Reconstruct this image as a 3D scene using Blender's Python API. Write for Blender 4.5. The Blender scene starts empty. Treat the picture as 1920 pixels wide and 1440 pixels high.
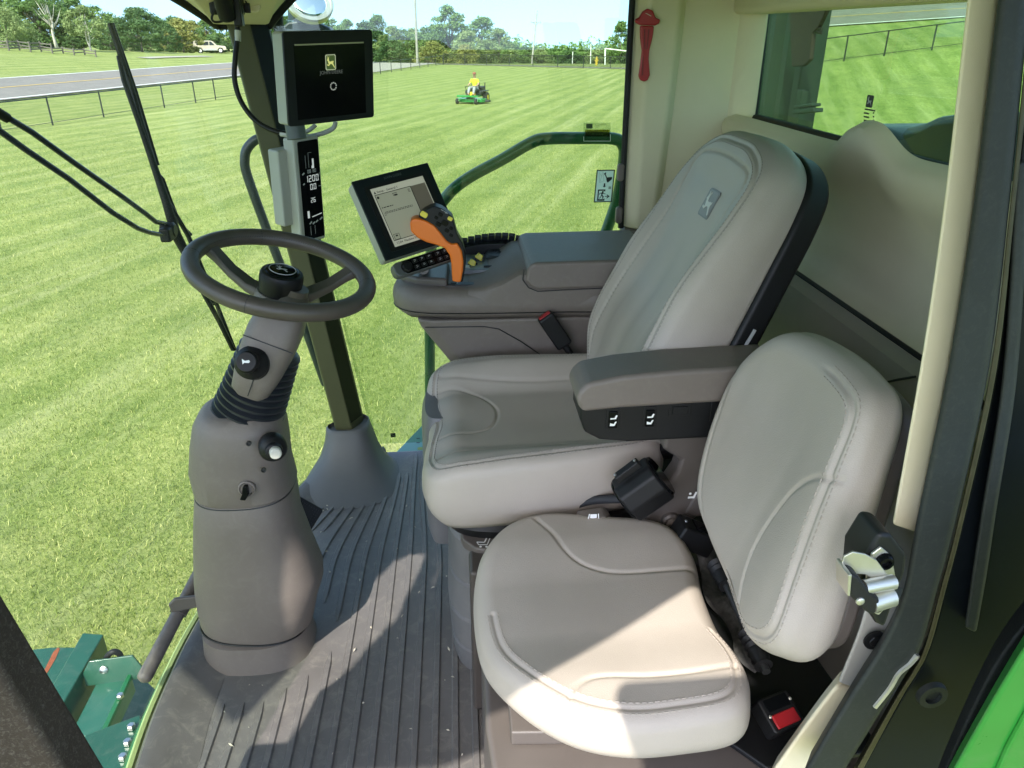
import bpy, bmesh, math, random
import numpy as np
from mathutils import Matrix, Vector

sc = bpy.context.scene
COL = sc.collection
rad = math.radians
GZ = -2.0                      # field level; the cab floor is z = 0, the camera stands in the doorway

# ------------------------------------------------------------------ camera, sky, sun, exposure
EYE = Vector((0.0, 0.0, 1.45)); PITCH = 25.0; YAW = 4.1; FPX = 1397.0
cam = bpy.data.cameras.new('camera'); cam.sensor_width = 36; cam.lens = FPX/1920*36
cam.clip_start = 0.02; cam.clip_end = 3000
camo = bpy.data.objects.new('camera', cam); COL.objects.link(camo)
camo.location = EYE; camo.rotation_euler = (rad(90-PITCH), 0, rad(-YAW)); sc.camera = camo

SUN_EL, SUN_AZ = 50.0, 206.0   # azimuth clockwise from +Y of where the sun stands
world = bpy.data.worlds.new('World'); sc.world = world; world.use_nodes = True
wn = world.node_tree; bg = wn.nodes['Background']
sky = wn.nodes.new('ShaderNodeTexSky'); sky.sky_type = 'NISHITA'; sky.sun_disc = False
sky.sun_elevation = rad(SUN_EL); sky.sun_rotation = rad(SUN_AZ)
sky.air_density = 1.0; sky.dust_density = 1.2; sky.ozone_density = .6
tcw = wn.nodes.new('ShaderNodeTexCoord'); off = wn.nodes.new('ShaderNodeVectorMath'); off.operation = 'ADD'; off.inputs[1].default_value = (0, 0, .26)   # a clear day: the whitish haze band sits below the horizon
nrm = wn.nodes.new('ShaderNodeVectorMath'); nrm.operation = 'NORMALIZE'
wn.links.new(tcw.outputs['Generated'], off.inputs[0]); wn.links.new(off.outputs[0], nrm.inputs[0]); wn.links.new(nrm.outputs[0], sky.inputs[0])
wn.links.new(sky.outputs[0], bg.inputs[0]); bg.inputs[1].default_value = 0.15
sl = bpy.data.lights.new('sun', 'SUN'); sl.energy = 2.0; sl.angle = rad(.55); sl.color = (1, .955, .88)
so = bpy.data.objects.new('sun', sl); COL.objects.link(so)
sd = Vector((math.sin(rad(SUN_AZ))*math.cos(rad(SUN_EL)), math.cos(rad(SUN_AZ))*math.cos(rad(SUN_EL)), math.sin(rad(SUN_EL))))
so.rotation_euler = sd.to_track_quat('Z', 'Y').to_euler(); so.location = (-4, -6, 12)
vs = sc.view_settings; vs.view_transform = 'Standard'; vs.look = 'None'; vs.gamma = 1; vs.use_curve_mapping = False
vs.exposure = 2.15
sc.cycles.max_bounces = 8; sc.cycles.diffuse_bounces = 4; sc.cycles.glossy_bounces = 4
sc.cycles.transparent_max_bounces = 16; sc.cycles.sample_clamp_indirect = 6

# ------------------------------------------------------------------ measuring: a direction of the photograph and one known coordinate give a place
_f = Vector((math.sin(rad(YAW))*math.cos(rad(PITCH)), math.cos(rad(YAW))*math.cos(rad(PITCH)), -math.sin(rad(PITCH))))
_r = Vector((math.cos(rad(YAW)), -math.sin(rad(YAW)), 0)); _u = _r.cross(_f)
def ray(px, py): return _f + _r*((px-960)/FPX) + _u*((720-py)/FPX)
def P(px, py, X=None, Y=None, Z=None, D=None):
    d = ray(px, py)
    t = D if D else X/d.x if X is not None else Y/d.y if Y is not None else (Z-EYE.z)/d.z
    return EYE + d*t
def onplane(px, py, M):        # local x, y on the z = 0 plane of the frame M
    n = M.to_3x3() @ Vector((0, 0, 1)); o = M.translation; d = ray(px, py)
    return (M.inverted() @ (EYE + d*((o-EYE).dot(n)/d.dot(n))))

# ------------------------------------------------------------------ materials
MATS = {}
def mat(name, col, rough=.5, metal=0, var=.12, vscale=6, bump=0, bscale=300, coat=0, spec=.5, col2=None, dust=0, emit=0, rvar=.1, folds=0, dscale=9):
    if name in MATS: return MATS[name]
    m = bpy.data.materials.new(name); m.use_nodes = True; MATS[name] = m
    nt = m.node_tree; N = nt.nodes; L = nt.links; b = N['Principled BSDF']
    tc = N.new('ShaderNodeTexCoord'); no = N.new('ShaderNodeTexNoise')
    no.inputs['Scale'].default_value = vscale; no.inputs['Detail'].default_value = 6; no.inputs['Roughness'].default_value = .65
    L.new(tc.outputs['Object'], no.inputs['Vector'])
    cr = N.new('ShaderNodeValToRGB'); c2 = col2 or tuple(min(1, c*(1+var)) for c in col)
    c1 = col if col2 else tuple(c*(1-var) for c in col)
    cr.color_ramp.elements[0].position = .3; cr.color_ramp.elements[1].position = .7
    cr.color_ramp.elements[0].color = (*c1, 1); cr.color_ramp.elements[1].color = (*c2, 1)
    L.new(no.outputs[0], cr.inputs[0]); src = cr.outputs[0]
    if dust:
        n2 = N.new('ShaderNodeTexNoise'); n2.inputs['Scale'].default_value = dscale; n2.inputs['Detail'].default_value = 9
        n2.inputs['Roughness'].default_value = .75; n2.inputs['Distortion'].default_value = 1.2
        L.new(tc.outputs['Object'], n2.inputs['Vector'])
        r2 = N.new('ShaderNodeValToRGB'); r2.color_ramp.elements[0].position = .5; r2.color_ramp.elements[1].position = .72
        r2.color_ramp.elements[1].color = (dust, dust, dust, 1)
        L.new(n2.outputs[0], r2.inputs[0]); mx = N.new('ShaderNodeMix'); mx.data_type = 'RGBA'
        L.new(r2.outputs[0], mx.inputs[0]); L.new(src, mx.inputs[6]); mx.inputs[7].default_value = (.34, .31, .26, 1); src = mx.outputs[2]
    L.new(src, b.inputs['Base Color'])
    mr = N.new('ShaderNodeMapRange'); mr.inputs[3].default_value = max(.03, rough-rvar); mr.inputs[4].default_value = min(1, rough+rvar)
    L.new(no.outputs[0], mr.inputs[0]); L.new(mr.outputs[0], b.inputs['Roughness'])
    b.inputs['Metallic'].default_value = metal; b.inputs['Specular IOR Level'].default_value = spec
    b.inputs['Coat Weight'].default_value = coat; b.inputs['Coat Roughness'].default_value = .08
    if emit:
        b.inputs['Emission Color'].default_value = (*col, 1); b.inputs['Emission Strength'].default_value = emit
    if bump:
        n3 = N.new('ShaderNodeTexNoise'); n3.inputs['Scale'].default_value = bscale; n3.inputs['Detail'].default_value = 3
        L.new(tc.outputs['Object'], n3.inputs['Vector']); bp = N.new('ShaderNodeBump')
        bp.inputs['Strength'].default_value = bump; bp.inputs['Distance'].default_value = .002
        L.new(n3.outputs[0], bp.inputs['Height']); L.new(bp.outputs[0], b.inputs['Normal'])
        if folds:      # soft creases in stretched hide
            n4 = N.new('ShaderNodeTexNoise'); n4.inputs['Scale'].default_value = 7; n4.inputs['Detail'].default_value = 2; n4.inputs['Distortion'].default_value = .6
            L.new(tc.outputs['Object'], n4.inputs['Vector']); b4 = N.new('ShaderNodeBump'); b4.inputs['Strength'].default_value = folds; b4.inputs['Distance'].default_value = .006
            L.new(n4.outputs[0], b4.inputs['Height']); L.new(b4.outputs[0], bp.inputs['Normal'])
    return m
def glass(name, tint, refl=1.0, rough=0.0, dirt_veil=0.0):
    m = bpy.data.materials.new(name); m.use_nodes = True; MATS[name] = m
    nt = m.node_tree; N = nt.nodes; L = nt.links; N.remove(N['Principled BSDF'])
    t = N.new('ShaderNodeBsdfTransparent'); t.inputs[0].default_value = (*tint, 1)
    g = N.new('ShaderNodeBsdfGlossy'); g.inputs['Roughness'].default_value = rough
    ge = N.new('ShaderNodeNewGeometry'); dt = N.new('ShaderNodeVectorMath'); dt.operation = 'DOT_PRODUCT'
    L.new(ge.outputs['Incoming'], dt.inputs[0]); L.new(ge.outputs['Normal'], dt.inputs[1])
    def mth(op, a, b_=None):
        q = N.new('ShaderNodeMath'); q.operation = op
        for i_, v_ in enumerate((a, b_)):
            if v_ is None: continue
            if isinstance(v_, (int, float)): q.inputs[i_].default_value = v_
            else: L.new(v_, q.inputs[i_])
        return q
    om = mth('SUBTRACT', 1.0, mth('ABSOLUTE', dt.outputs['Value']).outputs[0]); p5_ = mth('POWER', om.outputs[0], 5.0)
    k = mth('MULTIPLY', mth('ADD', mth('MULTIPLY', p5_.outputs[0], .80).outputs[0], .028).outputs[0], refl)      # both faces of a thin pane
    mx = N.new('ShaderNodeMixShader'); L.new(k.outputs[0], mx.inputs[0]); L.new(t.outputs[0], mx.inputs[1]); L.new(g.outputs[0], mx.inputs[2])
    out = mx.outputs[0]
    if dirt_veil:
        d = N.new('ShaderNodeBsdfDiffuse'); d.inputs[0].default_value = (.7, .7, .66, 1)
        tc = N.new('ShaderNodeTexCoord'); no = N.new('ShaderNodeTexNoise'); no.inputs['Scale'].default_value = 3; no.inputs['Detail'].default_value = 8
        L.new(tc.outputs['Object'], no.inputs['Vector']); mr = N.new('ShaderNodeMapRange')
        mr.inputs[1].default_value = .4; mr.inputs[2].default_value = .8; mr.inputs[4].default_value = dirt_veil
        L.new(no.outputs[0], mr.inputs[0]); m2 = N.new('ShaderNodeMixShader')
        L.new(mr.outputs[0], m2.inputs[0]); L.new(out, m2.inputs[1]); L.new(d.outputs[0], m2.inputs[2]); out = m2.outputs[0]
    L.new(out, N['Material Output'].inputs[0]); return m

LEATHER = mat('seat_leather', (.385, .335, .285),   .46, var=.06, vscale=3, bump=.28, bscale=600, spec=.4, folds=.16)
TAUPE = mat('taupe_plastic', (.150, .124, .106), .5, var=.09, vscale=4, bump=.3, bscale=800, dust=.10, dscale=34)
TAUPE_D = mat('dark_taupe_plastic', (.095, .080, .070), .45, var=.08, bump=.15, bscale=1400)
RIMLEATHER = mat('brown_rim_leather', (.072, .058, .048), .42, var=.12, vscale=10, bump=.2, bscale=900)
BEIGE = mat('beige_trim', (.66, .585, .40), .62, var=.05, vscale=3, bump=.2, bscale=1200)
MATRUB = mat('rubber_mat', (.112, .103, .098), .40, var=.15, vscale=5, bump=.3, bscale=700, dust=.30, rvar=.14, dscale=22)
BLACK = mat('black_plastic', (.009, .009, .0095), .45, var=.2, bump=.12, bscale=1400, spec=.28)
BLACKG = mat('black_gloss', (.004, .0045, .005), .12, var=.2, spec=.12)
RUBBER = mat('black_rubber', (.014, .014, .014), .55, var=.2, vscale=12, bump=.2, bscale=400, spec=.3)
SEAL = mat('rubber_door_seal', (.020, .024, .022), .55, var=.2, vscale=8, bump=.1, bscale=300, dust=.04, spec=.3, dscale=90)
FRAME = mat('dark_post_paint', (.075, .076, .032), .55, var=.12, vscale=6, spec=.3)
FRAMEB = mat('black_post_paint', (.006, .007, .005), .4, var=.12, spec=.2)
GREEN = mat('green_machine_paint', (.010, .115, .036), .3, var=.12, vscale=5, coat=.4, dust=.08)
GREENB = mat('bright_green_paint', (.022, .22, .030), .3, var=.12, vscale=5, coat=.5, dust=.1)
STEEL = mat('zinc_steel', (.60, .58, .50), .36, metal=.78, var=.08, vscale=30)
BOLT = mat('bolt_steel', (.5, .5, .5), .35, metal=1)
WHITE = mat('white_print', (.8, .8, .78), .5, var=.02)
GREYPR = mat('grey_print', (.42, .42, .42), .5, var=.02)
INK = mat('black_print', (.01, .01, .01), .5, var=.02)
RED = mat('red_plastic', (.36, .012, .016), .35, var=.06)
ORANGE = mat('orange_plastic', (.78, .17, .012), .38, var=.04)
YELLOW = mat('yellow_plastic', (.70, .58, .06), .45, var=.05)
OFFWHITE = mat('white_plastic', (.52, .50, .43), .45, var=.03)
WEB = mat('seat_belt_webbing', (.016, .017, .02), .7, var=.2, vscale=60, bump=.4, bscale=900)
STITCH = mat('pale_stitch', (.37, .32, .27), .7, var=.05)
def paper(name, col):      # thin printed film: lit from behind as well
    m = bpy.data.materials.new(name); m.use_nodes = True; N = m.node_tree.nodes; L = m.node_tree.links; N.remove(N['Principled BSDF'])
    d = N.new('ShaderNodeBsdfDiffuse'); t = N.new('ShaderNodeBsdfTranslucent'); x = N.new('ShaderNodeMixShader'); x.inputs[0].default_value = .85
    d.inputs[0].default_value = t.inputs[0].default_value = (*col, 1); L.new(d.outputs[0], x.inputs[1]); L.new(t.outputs[0], x.inputs[2]); L.new(x.outputs[0], N['Material Output'].inputs[0]); return m
DARKSTITCH = mat('taupe_stitch', (.26, .235, .205), .7, var=.05)
GLASS = glass('window_glass', (.76, .83, .74), 1.0, dirt_veil=.012)
GLASSW = glass('windscreen_glass', (.76, .83, .74), 1.3, dirt_veil=.15)  # strong pale veil in the colour stands in for the screen's reflections
GLASSR = glass('rear_window_glass', (.60, .74, .58), 1.0, dirt_veil=.02)

# ------------------------------------------------------------------ objects
LOC = {}
def link(o, parent=None):
    COL.objects.link(o)
    if parent is not None:
        o.parent = parent
        if parent.type == 'EMPTY': o.matrix_parent_inverse = Matrix.Translation(-LOC[parent.name])
    return o
def tag(o, label=None, cat=None, group=None, kind=None):
    if label: o['label'] = label
    if cat: o['category'] = cat
    if group: o['group'] = group
    if kind: o['kind'] = kind
    return o
def thing(name, loc, label, cat, group=None):
    o = bpy.data.objects.new(name, None); o.empty_display_size = .05; o.location = loc
    LOC[o.name] = Vector(loc); COL.objects.link(o); return tag(o, label, cat, group)
def npmesh(name, V, Fq):       # V n x 3, Fq list of (k x m) index arrays
    me = bpy.data.meshes.new(name); V = np.asarray(V, dtype=np.float32)
    Fq = [np.asarray(f, dtype=np.int32) for f in Fq if len(f)]
    me.vertices.add(len(V)); me.vertices.foreach_set('co', V.ravel())
    nl = sum(f.size for f in Fq); me.loops.add(nl); me.loops.foreach_set('vertex_index', np.concatenate([f.ravel() for f in Fq]))
    tot = np.concatenate([np.full(len(f), f.shape[1], np.int32) for f in Fq]); st = np.concatenate([[0], np.cumsum(tot)[:-1]]).astype(np.int32)
    me.polygons.add(len(tot)); me.polygons.foreach_set('loop_start', st); me.polygons.foreach_set('loop_total', tot)
    me.update(calc_edges=True); me.validate(); return me
def obj(name, me, m, parent=None, smooth=True, bev=0, seg=2, sub=0, ang=35):
    for p in me.polygons: p.use_smooth = smooth
    if smooth and not bev and not sub: me.set_sharp_from_angle(angle=rad(ang))
    for q in (m if isinstance(m, (list, tuple)) else [m]): me.materials.append(q)
    o = bpy.data.objects.new(name, me); link(o, parent)
    if bev:
        b = o.modifiers.new('bevel', 'BEVEL'); b.width = bev; b.segments = seg; b.limit_method = 'ANGLE'; b.angle_limit = rad(30); b.harden_normals = True
    if sub:
        s = o.modifiers.new('sub', 'SUBSURF'); s.levels = s.render_levels = sub
    return o
def pymesh(name, V, Fc):
    me = bpy.data.meshes.new(name); me.from_pydata([tuple(v) for v in V], [], [tuple(f) for f in Fc]); me.update(); return me
def fixn(me):
    bm = bmesh.new(); bm.from_mesh(me); bmesh.ops.recalc_face_normals(bm, faces=bm.faces); bm.to_mesh(me); bm.free(); return me
def frame(o, x, y):            # a frame from an origin and two directions
    x = Vector(x).normalized(); z = x.cross(Vector(y)).normalized(); y = z.cross(x)
    M = Matrix((x, y, z)).transposed().to_4x4(); M.translation = Vector(o); return M
def T(*v): return Matrix.Translation(v)
def box(name, size, M, m, parent=None, bev=.003, seg=2):
    if not isinstance(M, Matrix): M = Matrix.Translation(M)
    a, b, c = (s/2 for s in size)
    V = [M @ Vector((x, y, z)) for x in (-a, a) for y in (-b, b) for z in (-c, c)]
    return obj(name, fixn(pymesh(name, V, [(0,1,3,2),(4,6,7,5),(0,4,5,1),(2,3,7,6),(0,2,6,4),(1,5,7,3)])), m, parent, bev=bev, seg=seg)
def prism(name, pts, th, M, m, parent=None, bev=0, seg=2, smooth=True):    # an outline in the frame's x, y given depth along its z
    n = len(pts); V = [M @ Vector((p[0], p[1], 0)) for p in pts] + [M @ Vector((p[0], p[1], th)) for p in pts]
    Fc = [tuple(range(n))[::-1], tuple(range(n, 2*n))] + [(i, (i+1) % n, (i+1) % n+n, i+n) for i in range(n)]
    return obj(name, fixn(pymesh(name, V, Fc)), m, parent, bev=bev, seg=seg, smooth=smooth)
def prisms(name, polys, th, M, m, parent=None, bev=0):
    V = []; Fc = []
    for pts in polys:
        n = len(pts); k = len(V)
        V += [M @ Vector((p[0], p[1], 0)) for p in pts] + [M @ Vector((p[0], p[1], th)) for p in pts]
        Fc += [tuple(range(k, k+n))[::-1], tuple(range(k+n, k+2*n))] + [(k+i, k+(i+1) % n, k+(i+1) % n+n, k+i+n) for i in range(n)]
    return obj(name, fixn(pymesh(name, V, Fc)), m, parent, bev=bev, smooth=False)
def crom(pts, n, closed=False):  # Catmull-Rom through points
    pts = [Vector(p) for p in pts]; k = len(pts); out = []
    rng = k if closed else k-1
    for i in range(rng):
        if closed: a, b, c, d = (pts[(i+j-1) % k] for j in range(4))
        else: a, b, c, d = (pts[max(0, min(k-1, i+j-1))] for j in range(4))
        for q in range(n):
            t = q/n
            out.append(.5*((2*b)+(c-a)*t+(2*a-5*b+4*c-d)*t*t+(3*b-a-3*c+d)*t**3))
    if not closed: out.append(pts[-1])
    return out
def resamp(pts, n, closed=False):
    A = np.array([tuple(p) for p in pts], float)
    if closed: A = np.vstack([A, A[:1]])
    s = np.concatenate([[0], np.cumsum(np.linalg.norm(np.diff(A, axis=0), axis=1))])
    t = np.linspace(0, s[-1], n+1)[:-1] if closed else np.linspace(0, s[-1], n)
    return np.stack([np.interp(t, s, A[:, k]) for k in range(A.shape[1])], 1)
def loft(name, rings, m, parent=None, cap=True, closed=True, bev=0, sub=0, ang=35, seg=2):
    n = len(rings[0]); V = [p for r in rings for p in r]; Fc = []
    for k in range(len(rings)-1):
        for i in range(n if closed else n-1):
            j = (i+1) % n; Fc.append((k*n+i, k*n+j, (k+1)*n+j, (k+1)*n+i))
    if cap:
        Fc.append(tuple(range(n))[::-1]); Fc.append(tuple(range((len(rings)-1)*n, len(rings)*n)))
    return obj(name, fixn(pymesh(name, V, Fc)), m, parent, bev=bev, sub=sub, ang=ang, seg=seg)
def tubev(pts, r, seg=10, closed=False, cap=True):
    pts = [Vector(p) for p in pts]; n = len(pts); V = []; Fc = []; side = None
    for i, p in enumerate(pts):
        a = pts[i-1] if (i or closed) else p; b = pts[(i+1) % n] if (i < n-1 or closed) else p
        t = (b-a).normalized()
        if side is None: side = t.orthogonal().normalized()
        side = (side-t*side.dot(t)).normalized(); up = t.cross(side)
        rr = r[i] if isinstance(r, (list, tuple)) else r
        for k in range(seg):
            an = 2*math.pi*k/seg; V.append(p+(side*math.cos(an)+up*math.sin(an))*rr)
    for i in range(n if closed else n-1):
        j = (i+1) % n
        for k in range(seg): Fc.append((i*seg+k, i*seg+(k+1) % seg, j*seg+(k+1) % seg, j*seg+k))
    if cap and not closed:
        Fc.append(tuple(range(seg))[::-1]); Fc.append(tuple(range((n-1)*seg, n*seg)))
    return V, Fc
def tube(name, pts, r, m, parent=None, seg=10, closed=False, sm=0):
    if sm: pts = crom(pts, sm, closed)
    V, Fc = tubev(pts, r, seg, closed); return obj(name, fixn(pymesh(name, V, Fc)), m, parent, ang=50)
def lathe(name, prof, M, m, parent=None, seg=32, ang=35):   # profile (radius, height) round the frame's z
    V = []; Fc = []
    for r, z in prof:
        for k in range(seg):
            a = 2*math.pi*k/seg; V.append(M @ Vector((r*math.cos(a), r*math.sin(a), z)))
    for i in range(len(prof)-1):
        for k in range(seg): Fc.append((i*seg+k, i*seg+(k+1) % seg, (i+1)*seg+(k+1) % seg, (i+1)*seg+k))
    Fc.append(tuple(range(seg))[::-1]); Fc.append(tuple(range((len(prof)-1)*seg, len(prof)*seg)))
    return obj(name, fixn(pymesh(name, V, Fc)), m, parent, ang=ang)
def sring(c, a, b, n=2.6, N=48, M=None):     # superellipse ring; M maps local (x, y, 0)
    out = []
    for k in range(N):
        t = 2*math.pi*k/N; ct, st = math.cos(t), math.sin(t)
        x = a*math.copysign(abs(ct)**(2/n), ct); y = b*math.copysign(abs(st)**(2/n), st)
        out.append(M @ Vector((c[0]+x, c[1]+y, c[2])) if M else Vector((c[0]+x, c[1]+y, c[2])))
    return out
def rrect(w, h, r, n=5):
    out = []
    for cx, cy, a0 in ((w/2-r, h/2-r, 0), (-w/2+r, h/2-r, 90), (-w/2+r, -h/2+r, 180), (w/2-r, -h/2+r, 270)):
        for k in range(n+1):
            a = rad(a0+90*k/n); out.append((cx+r*math.cos(a), cy+r*math.sin(a)))
    return out
def circ(r, n=20, c=(0, 0)): return [(c[0]+r*math.cos(2*math.pi*k/n), c[1]+r*math.sin(2*math.pi*k/n)) for k in range(n)]
def text(name, s, size, M, m, parent=None, th=.0002, align='CENTER'):
    cu = bpy.data.curves.new(name, 'FONT'); cu.body = s; cu.size = size; cu.extrude = th; cu.align_x = align; cu.align_y = 'CENTER'; cu.resolution_u = 2
    to = bpy.data.objects.new(name, cu); COL.objects.link(to); bpy.context.view_layer.update()
    me = bpy.data.meshes.new_from_object(to.evaluated_get(bpy.context.evaluated_depsgraph_get()))
    bpy.data.objects.remove(to); bpy.data.curves.remove(cu); me.transform(M)
    return obj(name, me, m, parent, smooth=False)
def line2(a, b, w):            # a flat bar between two points
    a = Vector(a); b = Vector(b); d = (b-a).normalized(); n = Vector((-d.y, d.x))*w/2
    return [tuple(a-n), tuple(b-n), tuple(b+n), tuple(a+n)]
def seg7(s, h, x0=0, y0=0):    # seven-segment figures as outlines
    w = h*.5; t = h*.11; g = h*.03; S = {'0': 'abcdef', '1': 'bc', '2': 'abged', '3': 'abgcd', '5': 'afgcd', '6': 'afgedc', '8': 'abcdefg'}
    out = []; x = x0
    for ch in s:
        if ch == '.':
            out.append([(x-h*.08, y0), (x-h*.08+t, y0), (x-h*.08+t, y0+t), (x-h*.08, y0+t)]); x += h*.06; continue
        R = {'a': ((x+g, y0+h-t), (x+w-g, y0+h)), 'd': ((x+g, y0), (x+w-g, y0+t)), 'g': ((x+g, y0+h/2-t/2), (x+w-g, y0+h/2+t/2)),
             'b': ((x+w-t, y0+h/2+g), (x+w, y0+h-g)), 'c': ((x+w-t, y0+g), (x+w, y0+h/2-g)), 'f': ((x, y0+h/2+g), (x+t, y0+h-g)), 'e': ((x, y0+g), (x+t, y0+h/2-g))}
        for q in S[ch]:
            (a, b), (c, d) = R[q]; out.append([(a, b), (c, b), (c, d), (a, d)])
        x += h*.66
    return out
def smooth01(a, b, x):
    t = np.clip((x-a)/(b-a), 0, 1); return t*t*(3-2*t)

class Cushion:
    """a padded cushion: smooth outline, rounded rim, crown, seam grooves"""
    def __init__(s, outline, M, thick, rim, height, NA=340, seams=(), NR=74):
        s.M = M; s.O = resamp(crom([(p[0], p[1], 0) for p in outline], 10, True), NA, True)[:, :2]
        s.c = s.O.mean(0); s.h = height; s.rim = rim; s.th = thick; s.NA = NA; s.seams = [(resamp(crom([(p[0], p[1], 0) for p in q], 12), 140)[:, :2], d, w) for q, d, w in seams]
        s.NR = NR
    def groove(s, X, Y):
        dz = np.zeros_like(X)
        for q, d, w in s.seams:
            best = np.full(X.shape, 9.)
            for i in range(len(q)): best = np.minimum(best, (X-q[i, 0])**2+(Y-q[i, 1])**2)
            dz -= d*np.exp(-best/w**2)
        return dz
    def edge(s, e):            # fall of the rim at distance e inside the outline
        k = np.clip(1-e/s.rim, 0, 1); return -s.rim*(1-np.sqrt(np.clip(1-k*k, 0, 1)))
    def at(s, k, e):           # a point on the skin, inset e from outline sample k
        d = s.O[k]-s.c; R = np.linalg.norm(d); p = s.O[k]-d/R*e
        return s.M @ Vector((p[0], p[1], float(s.h(p[0], p[1])+s.edge(np.array(e)))))
    def xy(s, x, y): return s.M @ Vector((x, y, float(s.h(x, y))))
    def build(s, name, m, parent, botscale=.95, welt=None, mask=1.0):
        D = s.O-s.c; R = np.linalg.norm(D, axis=1)
        rho = np.concatenate([np.linspace(0.004, .84, s.NR), np.linspace(.84, 1, 22)[1:]])
        rows = []
        for r in rho:
            q = s.c+D*r; e = R*(1-r); z = s.h(q[:, 0], q[:, 1])+s.edge(e)
            if welt: z = z-mask*welt[1]*np.exp(-((e-welt[0])/welt[2])**2)
            rows.append(np.column_stack([q, z]))
        top = np.vstack(rows); top[:, 2] += s.groove(top[:, 0], top[:, 1])
        zr = rows[-1][:, 2]; side = []
        for f in np.linspace(.12, 1, 9):
            sc_ = 1+.012*math.sin(math.pi*min(1, f*1.2)) - (1-botscale)*f**3
            q = s.c+D*sc_; side.append(np.column_stack([q, zr*(1-f)+(-s.th)*f]))
        V = np.vstack([top]+side); n = s.NA; k = len(rho)+len(side)
        i = np.arange(n); j = (i+1) % n
        Fq = np.vstack([np.column_stack([a*n+i, a*n+j, (a+1)*n+j, (a+1)*n+i]) for a in range(k-1)])
        V4 = np.column_stack([V, np.ones(len(V))]) @ np.array(s.M).T
        me = npmesh(name, V4[:, :3], [Fq, np.arange(n)[None, ::-1], ((k-1)*n+i)[None, :]])
        return obj(name, fixn(me), m, parent, ang=180)
    def stitches(s, name, pts, m, parent, step=.0085, ln=.0055, r=.0009):    # a row of short stitches along points on the skin
        A = resamp(pts, max(2, int(np.linalg.norm(np.diff(np.array([tuple(p) for p in pts]), axis=0), axis=1).sum()/step)))
        n = s.M.to_3x3() @ Vector((0, 0, 1)); V = []; Fc = []
        for a, b in zip(A[:-1], A[1:]):
            a = Vector(a); b = Vector(b); d = (b-a).normalized(); w = d.cross(n).normalized()*r; q = a+d*ln; k = len(V)
            up = n*r*1.1
            V += [a-w-up*.3, a+w-up*.3, q+w-up*.3, q-w-up*.3, a-w*.6+up, a+w*.6+up, q+w*.6+up, q-w*.6+up]
            Fc += [(k+4, k+5, k+6, k+7), (k, k+1, k+5, k+4), (k+1, k+2, k+6, k+5), (k+2, k+3, k+7, k+6), (k+3, k, k+4, k+7)]
        o = obj(name, pymesh(name, V, Fc), m, parent, smooth=False); o['kind'] = 'stuff'; return o

# ================================================================== the land
def xfence(y): return -17.83+(y-32)*.2045
def hgt(x, y):
    x = np.asarray(x, float); y = np.asarray(y, float)
    s = (xfence(y)-x)*.98
    hl = np.interp(s, [0, 6, 9.5, 17.5, 23, 34, 60, 200], [0, .05, .2, .85, 1.45, 2.2, 3.0, 6])
    hl = hl*(1-.5*smooth01(85, 130, y))*smooth01(-60, 10, y)
    az = np.degrees(np.arctan2(x, y)); mr = smooth01(16.5, 21.5, az)*(1-smooth01(60, 90, az))
    hr = np.interp(y, [26, 40, 51, 60, 80], [0, 2.3, 3.75, 4.9, 5.2])+np.interp(y, [26, 40, 51, 80], [0, .11, .055, .05])*(x-20)  # rise added behind the cab in place of the rear window's reflection
    far = -.075*np.clip(np.hypot(x, y)-116, 0, 130)*smooth01(-14, -2, np.degrees(np.arctan2(x, y)))
    return GZ+hl+hr*mr+far*(1-mr)
def hz(x, y): return float(hgt(x, y))

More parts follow.
